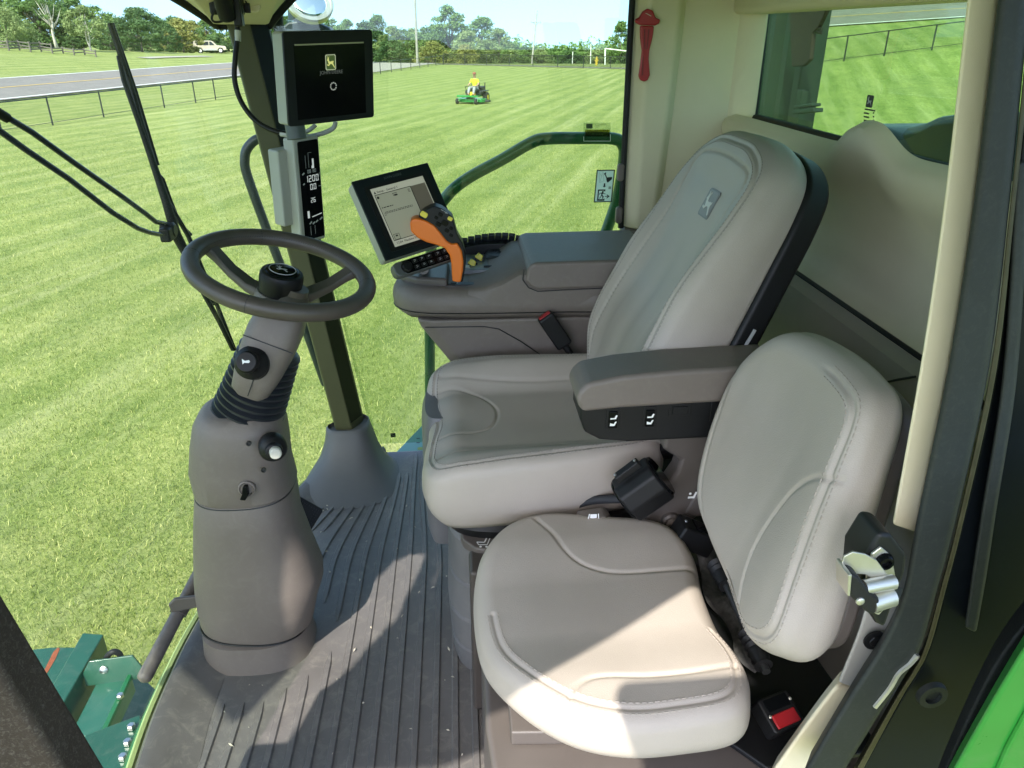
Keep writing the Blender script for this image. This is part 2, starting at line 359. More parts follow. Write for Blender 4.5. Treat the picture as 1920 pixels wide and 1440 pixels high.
def ground_material():
    m = bpy.data.materials.new('mown_grass_ground'); m.use_nodes = True; nt = m.node_tree; N = nt.nodes; L = nt.links; b = N['Principled BSDF']
    g = N.new('ShaderNodeNewGeometry')
    def noise(sc_, det=6, rough=.6, vec=None, dist=0):
        n = N.new('ShaderNodeTexNoise'); n.inputs['Scale'].default_value = sc_; n.inputs['Detail'].default_value = det; n.inputs['Roughness'].default_value = rough
        n.inputs['Distortion'].default_value = dist; L.new(vec or g.outputs['Position'], n.inputs['Vector']); return n.outputs[0]
    def ramp(x, *st):
        r = N.new('ShaderNodeValToRGB'); e = r.color_ramp.elements
        e[0].position, e[0].color = st[0][0], (*st[0][1], 1); e[1].position, e[1].color = st[-1][0], (*st[-1][1], 1)
        for p, c in st[1:-1]: q = e.new(p); q.color = (*c, 1)
        L.new(x, r.inputs[0]); return r.outputs[0]
    def mix(f, a, c, mode='MIX'):
        x = N.new('ShaderNodeMix'); x.data_type = 'RGBA'; x.blend_type = mode
        if isinstance(f, float): x.inputs[0].default_value = f
        else: L.new(f, x.inputs[0])
        L.new(a, x.inputs[6]); L.new(c, x.inputs[7]); return x.outputs[2]
    fine = ramp(noise(38, 8, .75), (.22, (.070, .102, .014)), (.42, (.172, .216, .050)), (.60, (.282, .316, .098)), (.8, (.46, .45, .20)))
    blot = ramp(noise(.9, 5, .7), (.3, (.70, .78, .66)), (.7, (1.14, 1.10, 1.12)))
    col = mix(1.0, fine, blot, 'MULTIPLY')
    fleck = ramp(noise(7.0, 9, .85), (.36, (.62, .70, .60)), (.50, (1.0, 1.0, 1.0)), (.66, (1.42, 1.30, 1.55)))
    col = mix(1.0, col, fleck, 'MULTIPLY')
    mp = N.new('ShaderNodeMapping'); mp.inputs['Rotation'].default_value = (0, 0, rad(18.3)); L.new(g.outputs['Position'], mp.inputs['Vector'])
    wv = N.new('ShaderNodeTexWave'); wv.wave_type = 'BANDS'; wv.bands_direction = 'X'; wv.inputs['Scale'].default_value = .24
    wv.inputs['Distortion'].default_value = 1.1; wv.inputs['Detail'].default_value = 4; wv.inputs['Detail Scale'].default_value = .9; wv.inputs['Detail Roughness'].default_value = .7
    L.new(mp.outputs[0], wv.inputs['Vector'])
    stripe = ramp(wv.outputs[0], (.25, (.87, .91, .87)), (.75, (1.13, 1.09, 1.18)))
    col = mix(.85, col, mix(1.0, col, stripe, 'MULTIPLY'))
    mp2 = N.new('ShaderNodeMapping'); mp2.inputs['Rotation'].default_value = (0, 0, rad(18.3)); L.new(g.outputs['Position'], mp2.inputs['Vector'])
    mp3 = N.new('ShaderNodeMapping'); mp3.inputs['Scale'].default_value = (2.2, .08, 1); L.new(mp2.outputs[0], mp3.inputs['Vector'])
    clip = ramp(noise(1.0, 5, .65, mp3.outputs[0]), (.50, (0, 0, 0)), (.72, (.48, .48, .48)))
    straw = N.new('ShaderNodeRGB'); straw.outputs[0].default_value = (.42, .42, .20, 1)
    col = mix(clip, col, straw.outputs[0])
    L.new(col, b.inputs['Base Color']); b.inputs['Roughness'].default_value = .85; b.inputs['Specular IOR Level'].default_value = .2
    bp = N.new('ShaderNodeBump'); bp.inputs['Strength'].default_value = .9; bp.inputs['Distance'].default_value = .03
    L.new(noise(30, 6, .8), bp.inputs['Height']); L.new(bp.outputs[0], b.inputs['Normal']); return m
GROUND = ground_material()
rr = np.concatenate([[.01], np.geomspace(1.5, 900, 190)]); aa = np.linspace(0, 2*math.pi, 361)[:-1]
Rg, Ag = np.meshgrid(rr, aa, indexing='ij'); gx = Rg*np.sin(Ag); gy = Rg*np.cos(Ag)
n = len(aa); i = np.arange(n); j = (i+1) % n
gm = npmesh('field', np.column_stack([gx.ravel(), gy.ravel(), hgt(gx, gy).ravel()]), [np.vstack([np.column_stack([a*n+j, a*n+i, (a+1)*n+i, (a+1)*n+j]) for a in range(len(rr)-1)])])
tag(obj('field', fixn(gm), GROUND, ang=180), kind='structure')

# grass blades where the lawn is close enough to see them
rng = np.random.default_rng(5)
def blades(n, y0, y1, w, h0, h1, pw):
    y = (y0**pw+(y1**pw-y0**pw)*rng.random(n))**(1/pw); x = (-.70+1.06*rng.random(n))*y-.5+.6*rng.random(n)
    z = hgt(x, y); h = h0+(h1-h0)*rng.random(n)**1.5; a = rng.random(n)*2*math.pi; la = rng.random(n)*2*math.pi; h = h*(1-.8*smooth01(22, 40, y)); lean = h*(.15+.95*rng.random(n))
    W = w*(.6+.8*rng.random(n))*(1+.03*y); dx = np.cos(a)*W/2; dy = np.sin(a)*W/2; tx = x+np.cos(la)*lean; ty = y+np.sin(la)*lean
    mx = x+np.cos(la)*lean*.35; my = y+np.sin(la)*lean*.35
    V = np.stack([np.column_stack([x-dx, y-dy, z]), np.column_stack([x+dx, y+dy, z]), np.column_stack([mx+dx*.8, my+dy*.8, z+h*.6]), np.column_stack([mx-dx*.8, my-dy*.8, z+h*.6]), np.column_stack([tx, ty, z+h*.92])], 1).reshape(-1, 3)
    return V
Vb = np.vstack([blades(300000, 2.8, 40, .0040, .02, .062, .75)])
nb = len(Vb)//5; k = np.arange(nb)*5
gmesh = npmesh('grass', Vb, [np.column_stack([k, k+1, k+2, k+3]), np.column_stack([k+3, k+2, k+4])])
ra = gmesh.attributes.new('tone', 'FLOAT', 'POINT'); ra.data.foreach_set('value', np.repeat(rng.random(nb).astype(np.float32), 5))
gmt = bpy.data.materials.new('grass_blade'); gmt.use_nodes = True; nt = gmt.node_tree; b = nt.nodes['Principled BSDF']
at = nt.nodes.new('ShaderNodeAttribute'); at.attribute_name = 'tone'; cr = nt.nodes.new('ShaderNodeValToRGB'); e = cr.color_ramp.elements
e[0].color = (.105, .150, .018, 1); e[1].color = (.60, .56, .22, 1); e[1].position = 1
for p_, c_ in ((.45, (.215, .278, .056)), (.8, (.345, .380, .11))): q = e.new(p_); q.color = (*c_, 1)
nt.links.new(at.outputs['Fac'], cr.inputs[0]); nt.links.new(cr.outputs[0], b.inputs['Base Color']); b.inputs['Roughness'].default_value = .5
tl = nt.nodes.new('ShaderNodeBsdfTranslucent'); nt.links.new(cr.outputs[0], tl.inputs[0]); ms = nt.nodes.new('ShaderNodeMixShader'); ms.inputs[0].default_value = .3
nt.links.new(b.outputs[0], ms.inputs[1]); nt.links.new(tl.outputs[0], ms.inputs[2]); nt.links.new(ms.outputs[0], nt.nodes['Material Output'].inputs[0])
go = obj('grass', gmesh, gmt, smooth=False); tag(go, 'short bright green lawn grass outside the cab windows', 'grass', kind='stuff')

# road beyond the fence: sheet, white edge lines, yellow centre line
ASPH = mat('asphalt', (.185, .165, .148), .85, var=.14, vscale=1.2, bump=.3, bscale=30)
PAINTW = mat('road_white', (.78, .78, .74), .7, var=.08, vscale=6); PAINTY = mat('road_yellow', (.62, .40, .08), .7, var=.12, vscale=6)
def strip(name, fn, t, s0, s1, dz, m, parent=None, kind=None, ns=7):     # sheet laid on the land between two offsets
    V = []
    for q in t:
        for k in range(ns):
            s = s0+(s1-s0)*k/(ns-1); x, y = fn(q, s); V.append((x, y, hz(x, y)+dz))
    Fc = [(a*ns+b_, a*ns+b_+1, (a+1)*ns+b_+1, (a+1)*ns+b_) for a in range(len(t)-1) for b_ in range(ns-1)]
    o = obj(name, fixn(pymesh(name, V, Fc)), m, parent, ang=180)
    if kind: o['kind'] = kind
    return o
lf = lambda y, s: (xfence(y)-s/.98, y)
ty_ = np.concatenate([np.linspace(-40, 20, 16), np.linspace(24, 175, 76)])
road = strip('road', lf, ty_, 9.7, 17.6, .06, ASPH, kind='structure')
for s0 in (9.9, 17.25): strip('edge_line', lf, ty_, s0, s0+.16, .075, PAINTW, road, ns=3)
strip('centre_line', lf, ty_, 13.6, 13.74, .075, PAINTY, road, ns=3)
rf = lambda x, s: (x, 51.2+s+.03*(x-24))
tx_ = np.linspace(17, 75, 60)
road2 = strip('road', rf, tx_, 0, 8.0, .06, ASPH, kind='structure')  # second road, added on the rise to stand in for the reflected one
for s0 in (.15, 7.7): strip('edge_line', rf, tx_, s0, s0+.2, .075, PAINTW, road2, ns=3)
strip('centre_line', rf, tx_, 3.9, 4.06, .075, PAINTY, road2, ns=3)
GRAVEL = mat('pale_gravel', (.33, .30, .25), .95, var=.15, vscale=3, bump=.3, bscale=20)
FARF = [(-1.0, 110.6), (6.9, 104.5), (13.1, 99.3), (20, 93.6), (28, 87)]
fx, fy = [p[0] for p in FARF], [p[1] for p in FARF]
strip('gravel_path', lambda x, s: (x+s*.62, float(np.interp(x, fx, fy))+s*.78), np.linspace(-3, 27, 30), -.4, 2.2, .05, GRAVEL, kind='structure')
strip('parking_lot', lambda y, s: (xfence(y)-s, y), np.linspace(80, 126, 20), 1.5, 9.4, .05, GRAVEL, kind='structure')
strip('driveway', lambda y, s: (xfence(y)-s, y), np.linspace(84, 97, 8), 23.2, 24.6, .05, GRAVEL, kind='structure')

# fences
FPAINT = mat('fence_black_paint', (.02, .024, .022), .5)
def meshmat(name, a):
    m = bpy.data.materials.new(name); m.use_nodes = True; N = m.node_tree.nodes; L = m.node_tree.links; N.remove(N['Principled BSDF'])
    d = N.new('ShaderNodeBsdfDiffuse'); d.inputs[0].default_value = (.03, .035, .03, 1); t = N.new('ShaderNodeBsdfTransparent'); x = N.new('ShaderNodeMixShader')
    x.inputs[0].default_value = a; L.new(t.outputs[0], x.inputs[1]); L.new(d.outputs[0], x.inputs[2]); L.new(x.outputs[0], N['Material Output'].inputs[0]); return m
CHAIN = meshmat('chain_link_thin', .10); CHAIN2 = meshmat('chain_link_far', .38)
def fence(posts, label, H=1.15, r=.035, rail=.026, wire=.12, chain=None, low=True):
    b = Vector((*posts[0], hz(*posts[0]))); t = thing('pipe_fence', b, label, 'fence')
    pts = [Vector((x, y, hz(x, y))) for x, y in posts]
    for p in pts: tube('post', [p-Vector((0, 0, .2)), p+Vector((0, 0, H))], r, FPAINT, t, seg=8)
    up = Vector((0, 0, H-.03)); tube('top_rail', [p+up for p in pts], rail, FPAINT, t, seg=6)
    if low: tube('bottom_wire', [p+Vector((0, 0, wire)) for p in pts], .011, FPAINT, t, seg=5)
    if chain:
        V = [q for p in pts for q in (p+Vector((0, 0, .04)), p+up)]
        obj('chain_link', pymesh('chain_link', V, [(2*k, 2*k+2, 2*k+3, 2*k+1) for k in range(len(pts)-1)]), chain, t)
ys = [22.6, 25.6, 28.7, 32.1, 34.96, 38.4, 41, 43.5, 46.7, 49.0, 52, 55, 58, 61, 64, 67, 70, 73, 76, 79, 82.5, 86.3, 90, 94, 98, 102, 106, 110]
fence([(xfence(y)+.004*max(0, y-75)**1.3, y) for y in ys], 'black pipe fence running away beside the road', chain=CHAIN)
fence([(x, float(np.interp(x, fx, fy))) for x in np.linspace(-1.4, 27, 11)], 'black chain link fence across the far end of the mown field', H=1.35, r=.045, rail=.035, chain=CHAIN2)
fence([(x, 40.2+.02*(x-20)) for x in (14.2, 17.2, 19.9, 22.0, 24.5, 27.2, 30, 33)], 'black pipe fence on an added rise, standing in for a rear window reflection', H=1.2, r=.04, chain=CHAIN)

# split-rail fence
WOODG = mat('weathered_rail_wood', (.14, .125, .105), .9, var=.25, vscale=8)
b0 = P(8, 107, D=72); b0.z = hz(b0.x, b0.y)
sr = thing('split_rail_fence', b0, 'low weathered wooden split rail fence on the grass beyond the road', 'fence')
pr = None
for k in range(11):
    px = -20+20*k; q = P(px, 106, D=72+(1.2 if k % 2 else 0)); q.z = hz(q.x, q.y); hh = .85 if k < 7 else .55
    tube('post', [q-Vector((0, 0, .1)), q+Vector((.03, 0, hh+.1))], .075, WOODG, sr, seg=6)
    if pr is not None:
        for z0, z1 in ((.22, .28), (.5, .48), (.78, .8)):
            if z0 < hh: tube('rail', [pr+Vector((0, 0, z0)), q+Vector((0, 0, min(hh, z1)))], .05, WOODG, sr, seg=6)
    pr = q

# ------------------------------------------------------------------ trees
def leafmat(name, a, b_, c):
    m = bpy.data.materials.new(name); m.use_nodes = True; nt = m.node_tree; N = nt.nodes; L = nt.links; bs = N['Principled BSDF']
    at = N.new('ShaderNodeAttribute'); at.attribute_name = 'tone'; oi = N.new('ShaderNodeObjectInfo'); ad = N.new('ShaderNodeMath'); ad.operation = 'MULTIPLY_ADD'
    ad.inputs[1].default_value = .3; L.new(oi.outputs['Random'], ad.inputs[0]); L.new(at.outputs['Fac'], ad.inputs[2])
    cr = N.new('ShaderNodeValToRGB'); e = cr.color_ramp.elements; e[0].color = (*a, 1); e[1].color = (*c, 1); e[1].position = 1.0; q = e.new(.5); q.color = (*b_, 1)
    L.new(ad.outputs[0], cr.inputs[0]); L.new(cr.outputs[0], bs.inputs['Base Color']); bs.inputs['Roughness'].default_value = .6; bs.inputs['Specular IOR Level'].default_value = .3
    tl = N.new('ShaderNodeBsdfTranslucent'); L.new(cr.outputs[0], tl.inputs[0]); ms = N.new('ShaderNodeMixShader'); ms.inputs[0].default_value = .3
    L.new(bs.outputs[0], ms.inputs[1]); L.new(tl.outputs[0], ms.inputs[2]); L.new(ms.outputs[0], N['Material Output'].inputs[0]); return m
LEAF = {'mid': leafmat('leaf_mid_green', (0.078, 0.139, 0.040), (0.139, 0.233, 0.062), (0.240, 0.350, 0.101)),
        'dark': leafmat('leaf_dark_green', (0.047, 0.093, 0.034), (0.090, 0.163, 0.053), (0.155, 0.240, 0.078)),
        'pale': leafmat('leaf_pale_green', (0.132, 0.178, 0.066), (0.217, 0.287, 0.101), (0.342, 0.404, 0.171)),
        'warm': leafmat('leaf_yellow_green', (0.155, 0.178, 0.047), (0.265, 0.279, 0.078), (0.404, 0.358, 0.109))}
BARK = mat('bark', (.16, .135, .11), .9, var=.25, vscale=4); BARKP = mat('pale_bark', (.52, .48, .42), .85, var=.2, vscale=3)
def crown_mesh(seed, H, R, z0, nclump, nleaf, size, shape=1.0, droop=0, flat=0):
    g = np.random.default_rng(seed); V = []; tone = []
    C_ = []
    for k in range(nclump):
        u = g.random(); a = g.random()*2*math.pi; zz = z0+(H-z0)*u
        w = math.sin(math.pi*min(.98, (.12+.88*u)**shape))**.7
        rr_ = R*w*(.45+.6*g.random()**.6); C_.append((rr_*math.cos(a), rr_*math.sin(a), zz, (.13+.13*g.random())*R*1.25, g.random()))
    for cx, cy, cz, cr_, tn in C_:
        d = g.normal(size=(nleaf, 3)); d /= np.linalg.norm(d, axis=1)[:, None]; rad_ = cr_*g.random(nleaf)**.4
        p = d*rad_[:, None]*np.array([1.15, 1.15, .75 if not flat else .4])+np.array([cx, cy, cz]); p[:, 2] -= droop*rad_*g.random(nleaf)*1.5
        nrm = d*.8+g.normal(size=(nleaf, 3))*.55+np.array([0, 0, .35]); nrm /= np.linalg.norm(nrm, axis=1)[:, None]
        t = np.cross(nrm, g.normal(size=(nleaf, 3))); t /= np.linalg.norm(t, axis=1)[:, None]; bt = np.cross(nrm, t)
        s1 = (size*(.55+.9*g.random(nleaf)))[:, None]; s2 = s1*(.5+.4*g.random(nleaf))[:, None]
        q = np.stack([p-t*s1, p-bt*s2*.8, p+t*s1, p+bt*s2], 1).reshape(-1, 3); V.append(q)
        tone.append(np.repeat(np.clip(tn*.45+.35*g.random(nleaf)-.05, 0, 1), 4))
    V = np.vstack(V); k = np.arange(len(V)//4)*4
    me = npmesh('crown', V, [np.column_stack([k, k+1, k+2, k+3])])
    ra_ = me.attributes.new('tone', 'FLOAT', 'POINT'); ra_.data.foreach_set('value', np.concatenate(tone).astype(np.float32)); return me, C_
def trunk_mesh(seed, H, z0, C_, r0, lean=0, fork=1):
    g = random.Random(seed); V = []; Fc = []
    def add(pts, r):
        v, f = tubev(pts, r, 7); k = len(V); V.extend(v); Fc.extend([tuple(a+k for a in q) for q in f])
    for fk in range(fork):
        sg = (fk-(fork-1)/2)*.16*H+lean; n_ = 6; pts = [Vector((sg*(q/n_)**1.1+g.uniform(-.02, .02)*H*(q > 0), g.uniform(-.02, .02)*H*(q > 0), H*.86*q/n_)) for q in range(n_+1)]
        add(pts, [r0*(1-.85*q/n_)*(1.35 if q == 0 else 1) for q in range(n_+1)])
    for c in g.sample(C_, min(len(C_), 14)):
        t = min(.8, max(.18, c[2]/H*.62)); b_ = Vector((lean*t, 0, H*.86*t)); e_ = Vector((c[0]*.9, c[1]*.9, c[2])); m_ = (b_+e_)/2+Vector((0, 0, -.03*H))
        add([b_, m_, e_], [r0*.42*(1-t*.5), r0*.25, r0*.06])
    return pymesh('trunk', V, Fc)
PROTO = {}
def proto(key, seed, H, R, z0, ncl, nl, size, leaf, bark=BARK, **kw):
    tkw = {q: kw.pop(q) for q in ('lean', 'fork', 'r0') if q in kw}
    cm, C_ = crown_mesh(seed, H, R, z0, ncl, nl, size, **kw); tm = trunk_mesh(seed, H, z0, C_, tkw.pop('r0', .022*H), **tkw)
    for p_ in tm.polygons: p_.use_smooth = True
    cm.materials.append(LEAF[leaf]); tm.materials.append(bark); PROTO[key] = (cm, tm, H)
proto('round', 1, 10, 4.4, 1.6, 75, 85, .21, 'mid', shape=.8)
proto('tall', 2, 12, 3.6, 1.5, 80, 85, .21, 'mid', shape=1.0)
proto('broad', 3, 9, 5.2, 2.4, 70, 90, .22, 'dark', shape=.7, flat=1)
proto('dark', 4, 9, 4.0, .5, 75, 85, .21, 'dark', shape=.8)
proto('willow', 5, 8, 5.0, .7, 60, 110, .17, 'pale', shape=.75, droop=1.0)
proto('warm', 6, 7, 3.6, .4, 60, 80, .20, 'warm', shape=.8)
proto('pale', 7, 10, 3.8, 1.0, 70, 85, .21, 'pale', shape=.9)
proto('bare', 8, 11, 3.2, 5.5, 26, 60, .18, 'mid', bark=BARKP, r0=.30, shape=.8)
proto('fork', 9, 7.5, 3.4, 2.6, 45, 80, .19, 'pale', bark=BARKP, fork=2, lean=-.4, r0=.15)
proto('twin', 10, 12, 3.6, 1.0, 80, 85, .21, 'mid', shape=.95, fork=2)
def tree(key, px, pyb, pyt, D, label, wide=1.0, group='trees beyond the field and the road', rz=None):
    cm, tm, H = PROTO[key]; q = P(px, pyb, D=D); z = hz(q.x, q.y); top = P(px, pyt, D=D); h = max(1.5, top.z-z)
    t = thing('leafy_tree', (q.x, q.y, z-.1), label, 'tree', group); s = h/H; t.scale = (s*wide, s*wide, s); t.rotation_euler = (0, 0, random.uniform(0, 6.28) if rz is None else rz)
    for nm, me in (('crown', cm), ('trunk', tm)):
        o = bpy.data.objects.new(nm, me); COL.objects.link(o); o.parent = t
    return t
random.seed(11)
def place(px):
    for lim, w in ((0, 'above the wiper link rods'), (60, 'behind the split rail fence'), (130, 'behind the pale bare trunk'), (200, 'behind the forked tree'), (290, 'behind the layered broad tree'), (410, 'behind the parked car'), (500, 'seen beside the corner post'), (600, 'low behind the upper monitor'), (700, 'right behind the upper monitor'), (760, 'just right of the upper monitor'), (800, 'behind the plain grey pole'), (960, 'behind the bend of the fence'), (1040, 'behind the utility pole'), (1110, 'behind the thin pale poles'), (9999, 'behind the goal frame')):
        if px <= lim: return w
KIND = {'tall': 'tall upright green', 'round': 'round topped green', 'dark': 'dark green bushy', 'pale': 'pale green', 'warm': 'yellowish green', 'broad': 'broad dark', 'mid': 'mid green'}
W1 = 'dense green tree in the wood behind the road'; W2 = 'green tree in the row behind the far field fence'
tree('willow', 22, 97, 8, 78, 'pale drooping grey green tree at the edge of the wood by the split rail fence', 1.0)
tree('bare', 108, 93, -25, 84, 'tall tree with a pale bare trunk standing before the wood', 1.0, rz=.4)
tree('fork', 172, 98, 12, 80, 'small tree with a pale forked leaning trunk beside the split rail fence', 1.0, rz=0)
tree('broad', 268, 99, 15, 88, 'broad dark tree with layered flat boughs behind the wiper tip', 1.1, rz=1)
tree('warm', 345, 99, 36, 104, 'yellowish green bushy tree behind the parked car', 1.15)
tree('dark', 318, 99, 42, 100, 'low dark green bushy tree beside the parked car', 1.0)
for k, (px, top, D, key) in enumerate([(-60, -30, 96, 'tall'), (-20, -20, 98, 'round'), (50, -35, 100, 'tall'), (85, -10, 97, 'round'), (125, 5, 102, 'dark'), (150, -5, 104, 'tall'), (190, 12, 100, 'round'), (210, 40, 96, 'dark'),
        (232, 35, 112, 'round'), (262, 22, 118, 'tall'), (300, 30, 118, 'round'), (335, 32, 122, 'dark'), (365, 40, 120, 'warm'), (392, 38, 118, 'tall'), (430, 30, 124, 'tall'), (470, 25, 122, 'round'), (500, 26, 126, 'dark'), (520, 22, 128, 'tall')]):
    tree(key, px, 96, top, D, '%s tree in the wood, %s' % (KIND[key], place(px)), 1.3)
for px, D, w_ in [(-30, 99, 'above the wiper link rods'), (30, 98, 'behind the split rail fence'), (75, 96, 'left of the pale bare trunk'), (140, 97, 'between bare trunk and forked tree'), (205, 98, 'beside the wiper tip'), (245, 108, 'left under the layered broad tree'), (285, 112, 'right under the layered broad tree'), (405, 114, 'behind the parked car bonnet'), (455, 116, 'behind the corner post'), (495, 118, 'between corner post and upper monitor')]:
    tree('dark', px, 97, 66, D, 'low dark shrubby tree at the foot of the wood, '+w_, 1.5)
for k, (px, top, D, key, w) in enumerate([(545, 30, 130, 'round', 1), (585, 32, 132, 'pale', 1), (625, 36, 134, 'round', 1.1), (655, 38, 138, 'tall', 1), (712, 30, 142, 'tall', .9), (690, 42, 140, 'dark', 1.1), (735, 52, 135, 'pale', 1.1), (758, 54, 136, 'round', 1), (778, 56, 138, 'pale', 1),
        (800, 50, 134, 'round', .9), (818, 46, 140, 'mid', 1)]):
    tree(key if key in PROTO else 'round', px, 112, top, D, '%s tree in the far row, %s' % (KIND[key], place(px)), w)
tree('twin', 845, 112, 14, 140, 'tallest tree behind the mower with a two pointed top', 1.15, rz=.3)
tree('tall', 905, 113, 34, 138, 'tall light green tree standing right of the two pointed tree', 1.25, rz=2)
tree('pale', 935, 114, 56, 134, 'light green tree at the end of the tree row by the power pole', 1.2)
tree('warm', 812, 114, 78, 128, 'low yellow brown bush behind the bend of the field fence', 1.3)
tree('warm', 872, 115, 84, 128, 'small orange tinted bush under the two tall trees', 1.2)
tree('pale', 880, 113, 60, 132, 'pale green bushy tree below the two tall trees', 1.3)
tree('tall', 1162, 112, 42, 150, 'single tall round topped tree beside the red window hammer', .8, rz=1)
tree('dark', 735, 113, 70, 128, 'low dark bushy tree beside the upper monitor', 1.2)
for px, top, D, key in [(960, 84, 150, 'round'), (985, 88, 155, 'dark'), (1012, 92, 152, 'pale'), (1040, 90, 158, 'round'), (1068, 94, 152, 'dark'), (1095, 91, 156, 'round'), (1122, 92, 152, 'pale'), (1150, 90, 155, 'round'), (1185, 88, 152, 'dark')]:
    tree(key, px, 118, top, D, 'low %s tree before the distant wood, %s' % (KIND[key], place(px)), 1.5)

# the distant wood reads as one mass
g = np.random.default_rng(3); Vw = []; tw = []
for row, (D0, jt) in enumerate(((205, 0), (225, 3.0), (250, 6.0))):
    for px in range(430, 1300, 7):
        q = P(px+g.uniform(-4, 4), 110, D=D0+g.uniform(-6, 6)); z = hz(q.x, q.y); top = EYE.z-2.2+jt*.25+g.normal()*.6+.9*math.sin(px*.021+row)-.6*math.sin(px*.05)
        nl = 130; d = g.normal(size=(nl, 3)); d /= np.linalg.norm(d, axis=1)[:, None]; rr_ = g.random(nl)**.4
        hh = top-z; p = np.column_stack([q.x+d[:, 0]*3.2*rr_, q.y+d[:, 1]*3.2*rr_, z+hh*.5+d[:, 2]*hh*.5*rr_])
        nm = d+g.normal(size=(nl, 3))*.5; nm /= np.linalg.norm(nm, axis=1)[:, None]; t_ = np.cross(nm, g.normal(size=(nl, 3))); t_ /= np.linalg.norm(t_, axis=1)[:, None]; bt = np.cross(nm, t_)
        s1 = (.35+.35*g.random(nl))[:, None]; Vw.append(np.stack([p-t_*s1, p-bt*s1*.7, p+t_*s1, p+bt*s1*.7], 1).reshape(-1, 3)); tw.append(np.repeat(np.clip(.1+.5*g.random()*np.ones(nl)+.3*g.random(nl), 0, 1), 4))
Vw = np.vstack(Vw); k = np.arange(len(Vw)//4)*4; wm = npmesh('woods', Vw, [np.column_stack([k, k+1, k+2, k+3])])
ra_ = wm.attributes.new('tone', 'FLOAT', 'POINT'); ra_.data.foreach_set('value', np.concatenate(tw).astype(np.float32))
tag(obj('woods', wm, LEAF['mid'], smooth=False), 'distant green wood along the horizon behind the far fence', 'woods', kind='stuff')

# ------------------------------------------------------------------ poles and small things beyond the field
POLE = mat('weathered_pole', (.30, .28, .25), .85, var=.15, vscale=2); PALEP = mat('pale_pole', (.62, .62, .58), .7); GALV = mat('white_pipe', (.75, .75, .72), .5)
q = P(783, 122, D=101); q.z = hz(q.x, q.y); up = thing('light_pole', q, 'tall plain grey pole by the fence, cut off by the top edge', 'pole')
tube('shaft', [q, q+Vector((.12, 0, 14))], [.17, .11], POLE, up, seg=10); box('base_plate', (.5, .5, .06), q+Vector((0, 0, .05)), POLE, up, bev=.01)
q = P(997, 122, D=112); q.z = hz(q.x, q.y); tp = P(1007, 19, D=112)
up = thing('utility_pole', q, 'leaning wooden utility pole with one crossarm against the sky', 'pole'); dv = (tp-q)
tube('shaft', [q, tp], [.15, .09], POLE, up, seg=8); c = q+dv*.78; tube('crossarm', [c-Vector((.78, 0, .02)), c+Vector((.78, .1, -.08))], .06, POLE, up, seg=6)
for s in (-1, 1):
    tube('brace', [c+Vector((s*.42, 0, -.05)), c+Vector((0, 0, -.42))], .025, POLE, up, seg=5); tube('insulator', [c+Vector((s*.7, 0, 0)), c+Vector((s*.7, 0, .2))], .045, POLE, up, seg=6)
for px, pt, D, lab in ((1073, 98, 108, 'short thin pale pole behind the far fence, nearer the utility pole'), (1107, 84, 108, 'pale thin pole behind the far fence, taller of the two')):
    q = P(px, 126, D=D); q.z = hz(q.x, q.y); a = P(px+1, pt, D=D); t = thing('thin_pole', q, lab, 'pole'); tube('shaft', [q, a], [.07, .05], PALEP, t, seg=6); lathe('cap', [(.06, 0), (.08, .03), (.05, .08)], T(*a), PALEP, t, seg=8)
q = P(1134, 128, D=100); q.z = hz(q.x, q.y); a = P(1135, 91, D=100); b_ = P(1200, 99, D=97); e_ = b_.copy(); e_.z = hz(b_.x, b_.y)
t = thing('goal_frame', q, 'white pipe goal frame behind the far fence', 'goal'); tube('upright', [q, a], .09, GALV, t, seg=8); tube('upright', [e_, b_], .09, GALV, t, seg=8); tube('crossbar', [a, b_], .075, GALV, t, seg=8)
q = P(1118, 129, D=99); q.z = hz(q.x, q.y); t = thing('marker_post', q, 'small bright yellow post behind the far fence', 'post')
YP = mat('yellow_paint', (.62, .42, .02), .5); lathe('body', [(.16, 0), (.16, .75), (.12, .85), (.14, .9), (.05, 1.05)], T(*q), YP, t, seg=12); box('outlet', (.5, .14, .14), q+Vector((0, 0, .6)), YP, t, bev=.02)

# ------------------------------------------------------------------ parked car beyond the road
q = P(396, 104, D=112); q.z = hz(q.x, q.y)
CARB = mat('tan_white_car_paint', (.55, .47, .38), .3, var=.2, vscale=1.5, coat=.5); CARW = mat('dark_car_glass', (.03, .035, .04), .08); CARL = mat('silver_car_paint', (.45, .45, .45), .35)
TYRE = mat('tyre_rubber', (.02, .02, .02), .8); RIMW = mat('white_wheel', (.7, .7, .68), .4)
car = thing('parked_car', q, 'tan and silver off road car parked before the trees across the road', 'car')
dx = Vector((1, .25, 0)).normalized(); Mc = frame(q, dx, (0, 0, 1))      # x along the car, y up, z towards the camera side
prf = [(-2.3, .45), (-2.3, 1.0), (-2.1, 1.62), (-1.9, 1.72), (.2, 1.72), (.55, 1.62), (1.05, 1.08), (2.15, .98), (2.3, .8), (2.3, .45), (1.9, .4), (1.75, .72), (1.35, .78), (1.0, .42), (-1.0, .42), (-1.2, .76), (-1.6, .76), (-1.85, .42)]
prism('body', prf, 1.75, Mc @ T(0, 0, -.87), CARB, car, bev=.05)
prism('lower_cladding', [(-2.32, .4), (-2.32, .72), (-1.95, .72), (-1.9, .44)], 1.77, Mc @ T(0, 0, -.885), CARL, car, bev=.02); prism('sill', [(-.95, .4), (-.95, .66), (.95, .66), (.95, .4)], 1.77, Mc @ T(0, 0, -.885), CARL, car, bev=.02)
